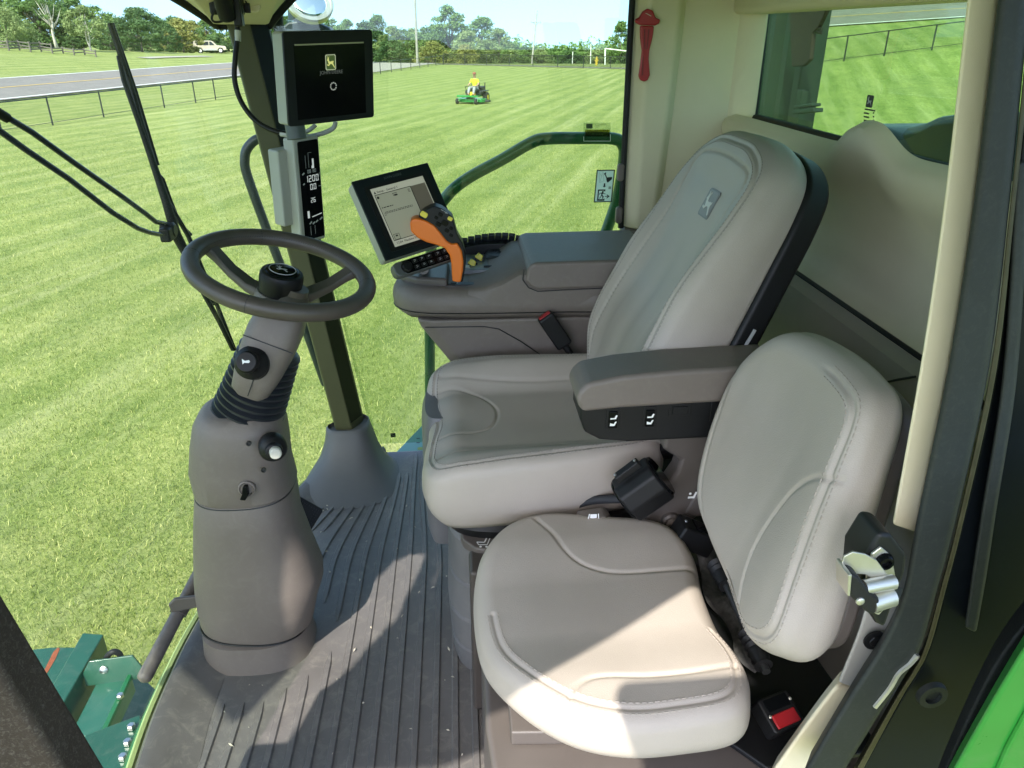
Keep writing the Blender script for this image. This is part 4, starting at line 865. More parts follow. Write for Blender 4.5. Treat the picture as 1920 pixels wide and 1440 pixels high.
# door striker
st = thing('door_striker', P(1640, 1100, Y=.69), 'shiny zinc door striker with black rubber bumper on the door pillar', 'striker')
Ms = frame((0, .678, 0), (1, 0, 0), (0, 0, 1)); s2 = lambda px, py: tuple(onplane(px, py, Ms)[:2])
prism('bracket', [s2(1650, 1000), s2(1672, 1003), s2(1702, 1042), s2(1698, 1075), s2(1660, 1180), s2(1645, 1172), s2(1612, 1110), s2(1618, 1050)], .05, Ms @ T(0, 0, -.05), mat('black_bracket', (.012, .013, .012), .45, spec=.3), st, bev=.006)
prism('plate', [s2(1649, 1022), s2(1670, 1040), s2(1676, 1075), s2(1674, 1100), s2(1664, 1130), s2(1645, 1150), s2(1636, 1146), s2(1622, 1122), s2(1622, 1075), s2(1632, 1035)], .004, Ms, STEEL, st, bev=.0015)
prism('guide_wing', [s2(1566, 1045), s2(1572, 1028), s2(1588, 1020), s2(1610, 1024), s2(1632, 1036), s2(1664, 1078), s2(1640, 1085), s2(1612, 1062), s2(1575, 1060)], .003, Ms @ T(0, 0, .012), STEEL, st, bev=.001)
for a, b_, r_ in ((s2(1660, 1072), s2(1600, 1076), .0088), (s2(1656, 1098), s2(1612, 1104), .0125)):
    tube('striker_pin', [Ms @ Vector((*a, .018)), Ms @ Vector((*b_, .024))], r_, STEEL, st, seg=18)
bp_ = prism('bumper', [s2(1570, 1042), s2(1584, 1046), s2(1606, 1076), s2(1622, 1088), s2(1626, 1106), s2(1610, 1118), s2(1598, 1112), s2(1566, 1080)], .026, Ms @ T(0, 0, .008), RUBBER, st, bev=.004, seg=3)
lathe('rivet', [(.0052, 0), (.005, .002), (.003, .0032)], Ms @ T(*s2(1586, 1090), .034), STEEL, st, seg=16)
prism('end_plate', [s2(1563, 1041), s2(1570, 1040), s2(1567, 1080), s2(1562, 1079)], .03, Ms @ T(0, 0, .006), STEEL, st, bev=.001)
for px, py in ((1654, 1047), (1638, 1127)):
    lathe('bolt', [(.011, 0), (.0108, .003), (.0085, .007), (.006, .0072), (.006, .003)], Ms @ T(*s2(px, py), .004), BLACKG, st, seg=22)

# open door: green skin and its rubber gasket, close to the camera
dr = thing('cab_door', P(1850, 1400, Y=.5), 'open cab door edge with bright green skin and black gasket', 'door')
ribbon('gasket', [(2060, 980), (1960, 1120), (1860, 1255), (1768, 1450), (1740, 1530)], [(2150, 1000), (2040, 1120), (1925, 1220), (1795, 1445), (1760, 1530)], .60, .05, mat('door_gasket', (.012, .013, .014), .6, var=.2, vscale=30, bump=.3, bscale=250, spec=.2), dr, bev=.012)
ribbon('skin', [(2100, 980), (1998, 1120), (1919, 1218), (1790, 1440), (1745, 1530)], [(2500, 1000), (2400, 1150), (2300, 1300), (2200, 1480), (2150, 1560)], .565, .03, GREENB, dr, bev=.008)
tube('skin_crease', [P(1985, 1225, Y=.563), P(1890, 1400, Y=.563), P(1850, 1490, Y=.563)], .003, GREENB, dr, seg=6)
lathe('door_latch_ring', [(.022, 0), (.02, .008), (.012, .008), (.012, .002)], frame(P(1745, 1300, Y=.72), (1, 0, 0), (0, 0, 1)) , SEAL, dr, seg=24)

# near front post, low at the left of the picture
fp = thing('near_front_post', (-.42, .66, 0), 'dark brown near front post across the lower corner of the picture', 'post')
BROWNP = mat('dark_brown_post', (.040, .030, .023), .6, var=.15, vscale=12, bump=.3, bscale=500, dust=.25, spec=.25, dscale=160)
pl = lambda z, dx_: -.536+dx_+(.854-z)*.1686
loft('cover', [[Vector((pl(z, 0), .66, z)), Vector((pl(z, 0), .72, z)), Vector((pl(z, -w_), .71, z)), Vector((pl(z, -w_*.8), .645, z))] for z, w_ in ((-.05, .16), (.4, .16), (.86, .16), (1.0, .08), (1.15, .05), (1.66, .05))], BROWNP, fp, bev=.01, seg=3)
loft('seal', [[Vector((pl(z, d), y, z)) for d, y in ((-.112, .642), (-.095, .632), (-.10, .645), (-.12, .65))] for z in (-.05, .4, .85)], OLIVE, fp)
loft('outer_cover', [[Vector((pl(z, d), y, z)) for d, y in ((-.13, .63), (-.13, .66), (-.26, .66), (-.26, .62))] for z in (-.05, .3, .75)], BLACK, fp, bev=.01)

# ================================================================== operator seat
os_ = thing('operator_chair', (.2, 1.62, 0), 'large taupe leather operator seat with tall backrest and armrest', 'seat')
Mc1 = frame((.165, 1.605, .615), (1, 0, .035), (0, 1, 0))
def h1(x, y):
    x = np.asarray(x, float); y = np.asarray(y, float); a = np.abs(y)
    return .030*smooth01(.13, .22, a)*(1-.35*smooth01(-.05, -.26, x))-.020*smooth01(-.17, -.275, x)-.012*np.exp(-((x-.05)/.16)**2-(y/.12)**2)+.010*np.exp(-((x+.2)/.05)**2)*np.exp(-((a-.10)/.06)**2)+.030*smooth01(.12, .22, y)
out1 = [(-.256, 0), (-.264, -.10), (-.262, -.20), (-.225, -.262), (-.08, -.268), (.10, -.250), (.25, -.215), (.295, -.10), (.30, 0), (.295, .10), (.25, .215), (.10, .250), (-.08, .268), (-.225, .262), (-.262, .20), (-.262, .10)]
C1 = Cushion(out1, Mc1, .145, .032, h1, seams=[
    ([(-.235, -.205), (-.215, -.185), (-.17, -.170), (-.05, -.160), (.10, -.155), (.25, -.165)], .0035, .004), ([(-.24, .20), (-.20, .185), (-.05, .165), (.10, .16), (.25, .165)], .0035, .004),
    ([(-.255, .155), (-.19, .15), (-.125, .12), (-.088, .06), (-.088, .0), (-.11, -.05), (-.16, -.075), (-.25, -.085)], .0035, .004)])
C1.build('cushion', LEATHER, os_, .90, welt=(.028, .0035, .0035))
for e_, nm in ((.021, 'stitching'), (.036, 'stitching')):
    C1.stitches(nm, [C1.at(k % C1.NA, e_) for k in range(0, C1.NA+1, 2)], DARKSTITCH, os_)
r_ = 24.0; Mb1 = frame((.315, 1.63, .62), (0, -1, 0), (math.sin(rad(r_)), 0, math.cos(rad(r_))))
def h2(x, y):
    x = np.asarray(x, float); y = np.asarray(y, float); a = np.abs(x)
    side = smooth01(.11, .24, a)*(.040*smooth01(.62, .35, y)*smooth01(-.02, .15, y)+.012)
    return side+.022*np.exp(-((y-.20)/.12)**2)*(1-smooth01(.1, .2, a))-.012*smooth01(.55, .70, y)+.018*smooth01(.58, .66, y)*(1-smooth01(.10, .2, a))*.6-.006*np.exp(-(x/.035)**2)*smooth01(.5, .3, y)
out2 = [(0, .0), (-.14, .005), (-.20, .06), (-.240, .18), (-.238, .33), (-.230, .48), (-.228, .60), (-.195, .672), (-.11, .711), (0, .718), (.11, .711), (.195, .672), (.228, .60), (.245, .48), (.262, .33), (.268, .18), (.225, .06), (.14, .005)]
C2 = Cushion(out2, Mb1, .105, .045, h2, NA=380, NR=84, seams=[
    ([(-.135, .02), (-.175, .12), (-.178, .24), (-.165, .38), (-.155, .50), (-.162, .58), (-.166, .615), (-.145, .642), (-.07, .653), (0, .656), (.07, .653), (.145, .642), (.166, .615), (.162, .58), (.155, .50), (.165, .38), (.178, .24), (.175, .12), (.135, .02)], .0042, .0042)])
C2.build('backrest', LEATHER, os_, .985, welt=(.030, .0042, .004))
for e_ in (.021, .040): C2.stitches('stitching', [C2.at(k % C2.NA, e_) for k in range(0, C2.NA+1, 2)], DARKSTITCH, os_)
prism('back_shell', [(x*1.03, .36+(y-.36)*1.012-.004) for x, y in [(p.x, p.y) for p in crom([(a, b_, 0) for a, b_ in out2], 4, True)]], .055, Mb1 @ T(0, 0, -.155), BLACK, os_, bev=.012, seg=3)
box('shell_slot', (.003, .045, .006), Mb1 @ T(.272, .36, -.125), GREYPR, os_, bev=0)
em = onplane(1330, 382, Mb1); em.z = float(h2(em.x, em.y))
emblem('seat_emblem', Mb1 @ T(em.x, em.y, em.z-.001), .066, .062, mat('emblem_grey', (.19, .18, .165), .45), mat('emblem_silver', (.50, .48, .43), .4), os_, th=.0022, border=mat('emblem_rim', (.13, .12, .11), .4))
# armrest with switches
ar = prism('armrest_pad', [(.212, .822), (.214, .842), (.232, .862), (.30, .874), (.40, .882), (.60, .888), (.60, .815), (.30, .806), (.225, .800)], .115, frame((0, 1.365, 0), (1, 0, 0), (0, 0, 1)), TAUPE, os_, bev=.010, seg=4)
ab = prism('armrest_base', [(.222, .806), (.222, .78), (.232, .752), (.262, .734), (.32, .727), (.50, .730), (.58, .76), (.58, .815), (.40, .812)], .098, frame((0, 1.358, 0), (1, 0, 0), (0, 0, 1)), BLACK, os_, bev=.006, seg=3)
Ma = frame((0, 1.2595, 0), (1, 0, 0), (0, 0, 1)); a2 = lambda px, py: onplane(px, py, Ma)
for px, py in ((1149, 785), (1218, 782)):
    q = a2(px, py); b_ = prism('rocker_bezel', rrect(.026, .046, .003), .0025, Ma @ T(q.x, q.y, -.001), BLACK, ab, bev=.001); prism('rocker', rrect(.017, .036, .002), .005, Ma @ T(q.x, q.y-.001, 0), BLACKG, b_, bev=.0015)
    icon = [[(-.006, .005), (.002, .005), (.005, .011), (.008, .010), (.005, .0025), (-.006, .002)], [(-.006, -.012), (.003, -.012), (.007, -.003), (.004, -.003), (.001, -.008), (-.006, -.006)]]
    prisms('seat_symbols', icon, .0004, Ma @ T(q.x, q.y-.001, .0052), WHITE, b_)
q = a2(1275, 768); b_ = prism('blank_bezel', rrect(.044, .026, .002), .0025, Ma @ T(q.x, q.y, -.001), BLACK, ab, bev=.001); prism('blank_cap', rrect(.030, .015, .002), .004, Ma @ T(q.x, q.y, 0), BLACK, b_, bev=.001)
q = a2(1338, 770); prism('end_bezel', rrect(.012, .05, .002), .0025, Ma @ T(q.x, q.y, -.001), BLACK, ab, bev=.001)
# arm bracket, reel, knobs
Mk = frame((0, 1.335, 0), (1, 0, 0), (0, 0, 1)); k2 = lambda px, py: tuple(onplane(px, py, Mk)[:2])
prism('arm_bracket', [k2(1255, 690), k2(1345, 690), k2(1350, 800), k2(1320, 845), k2(1305, 900), k2(1300, 960), k2(1215, 975), k2(1200, 960), k2(1230, 915), k2(1262, 870), k2(1268, 850), k2(1236, 830)], .05, Mk @ T(0, 0, -.02), TAUPE_D, os_, bev=.010, seg=3)
kn = lathe('recline_knob', [(.022, 0), (.022, .012), (.018, .016), (.015, .016), (.015, .014), (.013, .014)], Mk @ T(*k2(1250, 961), .028), TAUPE_D, os_, seg=28); lathe('knob_cap', [(.012, 0), (.012, .004), (.010, .0055)], Mk @ T(*k2(1250, 961), .040), TAUPE, kn, seg=24)
rl = thing('belt_reel', P(1200, 910, Y=1.30), 'black cylindrical seat belt reel beside the operator seat cushion', 'belt reel')
ra0, ra1 = P(1172, 938, Y=1.285), P(1238, 892, Y=1.285); Mr = frame(ra0, (ra1-ra0), (0, 1, 0)); ln = (ra1-ra0).length
prism('housing', [(-.048, -.020), (-.046, .022), (-.02, .040), (.02, .042), (.046, .022), (.050, -.01), (.038, -.038), (0, -.05), (-.036, -.042)], ln, frame(ra0, Vector((0, 1, 0)).cross(ra1-ra0), (0, 1, 0)) @ Matrix.Identity(4), BLACK, rl, bev=.006, seg=3)
for t in (0, 1): lathe('end_cap', [(.045, -.003), (.047, .0), (.045, .004), (.02, .0045)], frame(ra0.lerp(ra1, t), Vector((0, 1, 0)).cross(ra1-ra0), (0, 1, 0)), BLACKG, rl, seg=26)
sl0, sl1 = P(1155, 898, Y=1.27), P(1198, 866, Y=1.27); box('slot_frame', ((sl1-sl0).length, .020, .016), frame((sl0+sl1)/2, sl1-sl0, (0, 1, 0)), BLACK, rl, bev=.003)
for t in (.08, .92): lathe('screw', [(.003, 0), (.003, .0105), (.002, .0115)], frame(sl0.lerp(sl1, t), sl1-sl0, (0, 1, 0)) , BOLT, rl, seg=10)
tube('belt_strap', [P(1165, 935, Y=1.33), P(1110, 938, Y=1.36), P(1060, 952, Y=1.38), P(980, 968, Y=1.40)], .010, WEB, rl, seg=8, sm=5)
hk = prism('height_knob', [tuple(onplane(px, py, Mk)[:2]) for px, py in ((1080, 958), (1130, 950), (1143, 960), (1145, 978), (1130, 985), (1092, 983), (1080, 972))], .045, Mk @ T(0, 0, -.005), TAUPE, os_, bev=.008, seg=3)
q = onplane(1113, 968, Mk @ T(0, 0, .041)); prisms('seat_symbol', [[(-.007, -.005), (.007, -.005), (.007, .005), (-.007, .005)], line2((-.011, -.006), (-.009, .006), .002), line2((.011, -.006), (.010, .006), .002)], .0004, Mk @ T(q.x, q.y, .0405), WHITE, hk)
lv = prism('tilt_lever', [k2(1275, 948), k2(1290, 918), k2(1312, 905), k2(1340, 905), k2(1340, 950), k2(1290, 955)], .03, Mk @ T(0, 0, .004), TAUPE_D, os_, bev=.008, seg=3)
q = onplane(1299, 930, Mk @ T(0, 0, .035)); prisms('seat_symbol', [[(-.010, -.006), (.004, -.006), (.010, .010), (.005, .010), (.001, -.001), (-.010, -.001)], circ(.003, 8, (-.006, .006))], .0004, Mk @ T(q.x, q.y, .0345), WHITE, lv)
# suspension under the cushion
rings = [sring((.20, 1.61, z), a, b_, 4.5, 60) for z, a, b_ in ((0, .245, .235), (.03, .25, .24), (.07, .252, .243), (.075, .246, .237), (.082, .252, .243), (.17, .256, .247), (.176, .250, .241), (.183, .256, .247), (.27, .25, .242), (.276, .244, .236), (.283, .25, .242), (.40, .25, .245), (.42, .24, .235))]
loft('suspension_bellows', rings, mat('suspension_rubber', (.115, .112, .112), .55, var=.08, dust=.1), os_, ang=25)
loft('seat_pan', [sring((.19, 1.61, z), a, b_, 4.5, 48) for z, a, b_ in ((.425, .25, .24), (.45, .26, .25), (.475, .25, .24))], BLACK, os_)
cup = prism('slide_lever', [tuple(onplane(px, py, T(0, 0, .425))[:2]) for px, py in ((862, 998), (880, 988), (930, 980), (1010, 985), (1010, 1040), (940, 1035), (890, 1027), (868, 1012))], .025, T(0, 0, .40), TAUPE_D, os_, bev=.006, seg=3)
q = onplane(905, 1018, T(0, 0, .4255)); prisms('seat_symbol', [line2((-.013, .004), (.004, .002), .003), line2((.004, .002), (.012, .024), .003), line2((-.013, .004), (-.009, -.006), .002), line2((-.009, -.006), (.010, -.007), .002), line2((.010, -.007), (.018, .020), .002), line2((.012, .024), (.018, .022), .002), circ(.003, 8, (-.005, -.013)), circ(.003, 8, (.008, -.014))], .0004, T(q.x, q.y, .4254), WHITE, cup)
tube('wire_handle', [P(803, 925, Y=1.62), P(800, 885, Y=1.62), P(803, 868, Y=1.62), P(815, 865, Y=1.62)], .005, GREYPR, os_, seg=8, sm=4)
loft('document_pocket', [sring((-.06, 1.74, z), a, b_, 3.2, 36) for z, a, b_ in ((.20, .04, .08), (.24, .05, .09), (.34, .055, .10), (.57, .05, .12), (.60, .04, .11))], mat('grey_pocket', (.13, .13, .135), .45), os_)
# buckle on the far side
bk = thing('belt_buckle', P(1050, 640, Y=1.85), 'black seat belt buckle with red button at the far side of the operator seat', 'buckle')
Mq = frame(P(1040, 620, Y=1.865), (P(1062, 652, Y=1.865)-P(1020, 590, Y=1.865)), (0, -1, .2))
box('housing', (.105, .030, .046), Mq, BLACK, bk, bev=.007, seg=3); box('release_button', (.006, .018, .034), Mq @ T(-.052, 0, 0), RED, bk, bev=.002); tube('stalk', [Mq @ Vector((.05, 0, 0)), Mq @ Vector((.12, .01, 0)), Mq @ Vector((.20, .01, 0))], .010, BLACK, bk, seg=8)

# ================================================================== instructor seat, nearer the door
is_ = thing('instructor_chair', (.22, 1.05, 0), 'small rounded taupe instructor seat in the foreground', 'seat')
px_out = [(889, 1120), (903, 1052), (950, 1003), (1030, 982), (1150, 992), (1245, 1012), (1298, 1062), (1318, 1130), (1346, 1200), (1385, 1265), (1404, 1325), (1385, 1375), (1290, 1393), (1170, 1398), (1060, 1372), (965, 1310), (905, 1230)]
Mc2 = T(.22, 1.05, .475); out3 = [tuple((P(x, y, Z=.475)-Mc2.translation)[:2]) for x, y in px_out]
sp_ = lambda L_, M_: [tuple(onplane(x, y, M_)[:2]) for x, y in L_]
M3t = T(.22, 1.05, .505)
s_top = sp_([(1003, 983), (1035, 1010), (1060, 1040), (1095, 1062), (1150, 1075), (1230, 1077), (1305, 1075)], M3t); s_bot = sp_([(1045, 1357), (1062, 1325), (1095, 1290), (1140, 1279), (1230, 1281), (1310, 1278), (1390, 1268)], M3t)
def h3(x, y):
    x = np.asarray(x, float); y = np.asarray(y, float)
    return .030+.016*smooth01(.06, .20, np.abs(y))+.012*smooth01(.02, .2, x)-.006*smooth01(-.1, -.22, x)
C3 = Cushion(out3, Mc2, .055, .040, h3, NA=360, NR=100, seams=[(s_top, .0042, .004), (s_bot, .0042, .004)])
ang = [math.degrees(math.atan2(*(C3.O[k]-C3.c)[::-1])) for k in range(C3.NA)]
C3.build('cushion', LEATHER, is_, .90, welt=(.031, .004, .004), mask=np.array([float(-178 < a < -28) for a in ang]))
near = [k for k in range(C3.NA) if -178 < ang[k] < -28]; near.sort(key=lambda k: ang[k])
for e_ in (.022, .040): C3.stitches('stitching', [C3.at(k, e_) for k in near], STITCH, is_, step=.010, ln=.0062, r=.0010)
r_ = 14.0; Mb2 = frame((.412, 1.06, .475), (0, -1, 0), (math.sin(rad(r_)), 0, math.cos(rad(r_))))
px_b = [(1476, 617), (1425, 640), (1385, 690), (1352, 770), (1328, 860), (1318, 940), (1338, 1015), (1372, 1095), (1415, 1180), (1450, 1225)]
out4 = [tuple(onplane(x, y, Mb2)[:2]) for x, y in px_b]+[tuple(onplane(x, y, Mb2)[:2]) for x, y in [(1500, 1225), (1540, 1110), (1580, 980), (1610, 880), (1640, 760), (1610, 700), (1550, 650)]]
s_in = sp_([(1592, 905), (1550, 903), (1505, 930), (1465, 985), (1438, 1050), (1425, 1130), (1432, 1200)], Mb2); s_lf = sp_([(1392, 690), (1378, 740), (1352, 830), (1338, 920), (1345, 1000)], Mb2)
def h4(x, y):
    x = np.asarray(x, float); y = np.asarray(y, float)
    return .018+.016*smooth01(.10, .24, np.abs(x))*smooth01(.6, .3, y)-.014*np.exp(-((y-.45)/.16)**2-(x/.13)**2)+.01*np.exp(-((y-.2)/.1)**2)
C4 = Cushion(out4, Mb2, .055, .042, h4, NA=380, NR=100, seams=[(s_in, .0042, .004), (s_lf, .003, .005)])
C4.build('backrest', LEATHER, is_, .93, welt=(.026, .0045, .004), mask=smooth01(.06, .12, C4.O[:, 0]))
kk = [k for k in range(C4.NA) if C4.O[k][0] > .10]; kk.sort(key=lambda k: C4.O[k][1])
for e_ in (.016, .036): C4.stitches('stitching', [C4.at(k, e_) for k in kk], STITCH, is_, step=.010, ln=.0062, r=.0010)
# hard back shell and pedestal
prism('back_panel', [(x*.93, .34+(y-.34)*.93) for x, y in [(p.x, p.y) for p in crom([(a, b_, 0) for a, b_ in out4], 4, True)]], .03, Mb2 @ T(0, 0, -.083), TAUPE_D, is_, bev=.01)
prism('pedestal', [(.03, .78), (.02, .9), (.02, 1.24), (.40, 1.26), (.56, 1.24), (.60, .86), (.52, .72), (.12, .72)], .385, T(0, 0, .002), TAUPE_D, is_, bev=.012, seg=3)
prism('seat_plate', [(.06, .86), (.06, 1.22), (.38, 1.22), (.40, .84)], .03, T(0, 0, .390), TAUPE_D, is_, bev=.004)
box('pedestal_side', (.50, .012, .30), T(.30, .712, .20), mat('pedestal_panel', (.22, .20, .175), .5), is_, bev=.006)
prism('hinge_cover', [(.36, .90), (.36, 1.24), (.62, 1.24), (.66, .80), (.46, .78)], .012, T(0, 0, .39), BLACK, is_, bev=.004)
dk = thing('seat_base_cover', (.35, 1.33, .3), 'dark brown base cover between the two seats', 'cover')
prism('cover', [(.00, 1.275), (.00, 1.36), (.62, 1.40), (.70, 1.275)], .41, T(0, 0, .002), mat('brown_base', (.052, .043, .037), .5, var=.1), dk, bev=.01)
prism('rear_cover', [(.46, 1.28), (.46, 1.9), (.78, 1.9), (.78, 1.28)], .36, T(0, 0, .002), BLACK, dk, bev=.01)
# belt, hinge rod and buckle of the instructor seat
sb = thing('lap_belt', P(1360, 1100, Y=1.0), 'twisted dark lap belt hanging between the instructor cushion and backrest', 'seat belt')
def band(name, pts, w, m, parent):
    A = crom(pts, 6); V = []; Fc = []
    for q, p in enumerate(A):
        a = A[max(0, q-1)]; b_ = A[min(len(A)-1, q+1)]; t_ = (b_-a).normalized(); sd_ = t_.cross(Vector((math.sin(q*.22)*.6-.3, -.5, .8))).normalized()*w/2; V += [p-sd_, p+sd_]
    Fc = [(2*q, 2*q+1, 2*q+3, 2*q+2) for q in range(len(A)-1)]
    o = obj(name, pymesh(name, V, Fc), m, parent, ang=180); o.modifiers.new('solid', 'SOLIDIFY').thickness = .0022; return o
band('webbing', [P(1320, 1010, Y=1.235), P(1330, 1070, Y=1.20), P(1340, 1115, Y=1.12), P(1372, 1150, Y=1.06), P(1392, 1190, Y=1.0), P(1402, 1225, Y=.96), P(1430, 1250, Y=.93)], .042, mat('worn_webbing', (.055, .053, .05), .75, var=.5, vscale=90, bump=.5, bscale=700), sb)
rt = P(1300, 1005, Y=1.24); Mt = frame(rt, (1, 0, -.5), (0, 1, 0)); box('retractor', (.085, .055, .05), Mt, BLACK, sb, bev=.006, seg=3); box('retractor_slot', (.05, .035, .004), Mt @ T(.012, 0, .0255), BLACKG, sb, bev=.001); lathe('screw', [(.0035, 0), (.0035, .002), (.002, .003)], Mt @ T(-.034, 0, .025), BOLT, sb, seg=10)
hr_ = thing('hinge_rod', P(1390, 1170, Y=1.02), 'black seat hinge rod with ribbed boots beside the instructor backrest', 'hinge rod')
h0, h1_ = P(1345, 1060, Y=1.14), P(1437, 1260, Y=.89)
tube('rod', [h0, h1_], .0075, mat('dark_metal', (.06, .06, .06), .4, metal=.6), hr_, seg=10)
for t0, t1, nb_ in ((.0, .22, 4), (.68, .95, 5)):
    pr = []
    for q in range(nb_*2+1): pr.append((.020-.004*(q/(nb_*2)) if q % 2 == 0 else .014, (t1-t0)*(h1_-h0).length*q/(nb_*2)))
    d_ = (h1_-h0).normalized(); lathe('ribbed_boot', pr, frame(h0.lerp(h1_, t0), d_.orthogonal(), d_.cross(d_.orthogonal())), RUBBER, hr_, seg=18, ang=60)
bt = thing('instructor_belt_buckle', P(1465, 1335, Z=.44), 'black buckle with large red button beside the instructor cushion', 'buckle')
bc = P(1463, 1335, Z=.45); ex = P(1500, 1320, Z=.45)-P(1428, 1350, Z=.45); Mz = frame(bc, ex, (P(1478, 1310, Z=.45)-P(1450, 1362, Z=.45))+Vector((0, 0, .015)))
prism('housing', rrect(.062, .056, .006), .035, Mz @ T(0, 0, -.03), BLACK, bt, bev=.004, seg=3); prism('release_button', rrect(.046, .022, .002), .006, Mz @ T(.0, -.012, .002), RED, bt, bev=.002); prism('slot', rrect(.046, .020, .002), .003, Mz @ T(0, .014, .003), BLACKG, bt, bev=.001)
for x, y in ((-.025, -.002), (.026, .012)): lathe('screw', [(.0028, 0), (.0028, .0015), (.0018, .0022)], Mz @ T(x, y, .0055), STEEL, bt, seg=10)
tube('stalk', [Mz @ Vector((0, 0, -.02)), Mz @ Vector((.02, -.01, -.06)), (.56, .86, .39)], .009, BLACK, bt, seg=8)

# ================================================================== steering column
stc = thing('steering_column', (-.56, 1.545, 0), 'taupe steering column with brown leather wheel and black bellows', 'steering column')
CY = 1.545
loft('floor_flange', [sring((-.555, CY, z), a, b_, 2.6, 56) for z, a, b_ in ((0, .142, .120), (.012, .138, .117), (.05, .134, .113), (.074, .132, .111), (.078, .12, .10))], TAUPE, stc, ang=40)
rings = []
for z, x0, x1, b_ in ((.085, -.682, -.424, .108), (.10, -.686, -.408, .112), (.15, -.686, -.392, .114), (.20, -.684, -.374, .114), (.235, -.680, -.372, .114), (.31, -.668, -.390, .112), (.40, -.652, -.408, .108), (.478, -.636, -.408, .106), (.486, -.632, -.412, .102)):
    rings.append([Vector((p.x, p.y, p.z+(.10*(p.x+.54) if z < .12 else 0)*-1)) for p in sring(((x0+x1)/2, CY, z), (x1-x0)/2, b_, 2.6, 64)])
loft('lower_cover', rings, TAUPE, stc, ang=40)
rings = []
for z, x0, x1, b_ in ((.478, -.620, -.420, .096), (.492, -.634, -.406, .107), (.55, -.636, -.412, .106), (.61, -.622, -.410, .104), (.655, -.608, -.410, .098), (.682, -.592, -.416, .088), (.694, -.575, -.426, .074)):
    rings.append([Vector((p.x, p.y, p.z-.10*(p.x+.51)*float(smooth01(.55, .68, z)))) for p in sring(((x0+x1)/2, CY, z), (x1-x0)/2, b_, 2.6, 64)])
uc = loft('upper_cover', rings, TAUPE, stc, ang=40)
tube('cover_seam', sring((-.522, CY, .4825), .1105, .1025, 2.6, 64), .0022, INK, stc, seg=5, closed=True)
tube('flange_seam', [Vector((p.x, p.y, .088-.10*(p.x+.54))) for p in sring((-.552, CY, .09), .1335, .111, 2.6, 64)], .0025, INK, stc, seg=5, closed=True)
# details on the near face of the covers
def onface(px, py, Yf): return frame(P(px, py, Y=Yf), (1, 0, 0), (0, .15, 1))
kb = onface(512, 840, CY-.104) @ Matrix.Rotation(rad(18), 4, 'Y')
k1 = lathe('tilt_knob', [(.030, -.02), (.030, .004), (.026, .010), (.019, .016), (.018, .028), (.015, .03)], kb, BLACK, uc, seg=28); lathe('cream_button', [(.0125, 0), (.0125, .043), (.010, .046), (.001, .0465)], kb @ T(.002, .002, 0), OFFWHITE, k1, seg=20)
ke = onface(463, 916, CY-.106); k2_ = lathe('key_switch', [(.019, -.01), (.019, .004), (.016, .006), (.013, .003)], ke, TAUPE, uc, seg=26); prism('lever', [(-.004, .012), (.005, .012), (.006, -.01), (-.002, -.022), (-.014, -.020), (-.008, -.008)], .014, ke @ T(0, 0, .003), BLACKG, k2_, bev=.002)
for px, py in ((466, 832), (494, 882)):
    lathe('screw_hole', [(.0055, -.004), (.0055, .001), (.004, .001), (.004, -.002)], onface(px, py, CY-(.107 if px > 400 else .02)), INK, uc, seg=14)
lathe('screw_hole', [(.007, -.004), (.007, .001), (.005, .001), (.005, -.002)], onface(561, 1072, CY-.07), INK, uc, seg=14)
AX = 25.0; ax = Vector((math.sin(rad(AX)), 0, math.cos(rad(AX)))); Mx = frame((-.494, CY, .668), (math.cos(rad(AX)), 0, -math.sin(rad(AX))), (0, 1, 0))
prof = [(.03, -.03), (.080, -.012)]
for k in range(11):
    r0 = .079-.0013*k; z = .004+.0165*k; prof += [(r0, z), (r0+.001, z+.005), (r0-.009, z+.0105), (r0-.009, z+.0145)]
prof += [(.04, .19)]
lathe('bellows', prof, Mx, mat('bellows_rubber', (.016, .018, .022), .38, var=.15), stc, seg=48, ang=60)
# tilt head with the horn knob
hr2 = []
for z, x0, x1, y0, y1 in ((.085, -.03, .02, -.074, -.05), (.10, -.047, .034, -.084, -.02), (.135, -.054, .044, -.090, .045), (.19, -.059, .052, -.090, .06), (.235, -.058, .054, -.086, .06), (.275, -.052, .049, -.070, .056), (.30, -.048, .046, -.055, .05), (.305, -.042, .040, -.046, .044)):
    hr2.append(sring(((x0+x1)/2, (y0+y1)/2, z), (x1-x0)/2, (y1-y0)/2, 3.6, 56, Mx))
hd2 = loft('tilt_head', hr2, TAUPE, stc, ang=40)
lathe('neck', [(.044, .30), (.040, .315), (.034, .322), (.033, .335)], Mx, TAUPE_D, stc, seg=36)
hk_ = frame(P(472, 680, Y=CY-.095), (1, 0, -.1), (0, .42, .9))
h_ = lathe('horn_knob', [(.036, -.02), (.035, .004), (.028, .012), (.0225, .018), (.021, .028), (.0225, .032), (.0225, .044), (.019, .048), (.001, .049)], hk_, BLACK, hd2, seg=34)
prisms('horn_symbol', [[(-.008, .0055), (-.006, -.0055), (-.003, -.002), (.006, -.002), (.008, .001), (.006, .004), (-.002, .002)]], .0004, hk_ @ T(0, 0, .0492), WHITE, h_)
tube('head_seam', [Mx @ Vector((-.005, -.0905, z)) for z in (.10, .125, .14)], .0012, INK, hd2, seg=5); tube('head_seam', [Mx @ Vector((x, -.087, .228+.0*x)) for x in np.linspace(-.055, .05, 8)], .0012, INK, hd2, seg=5)
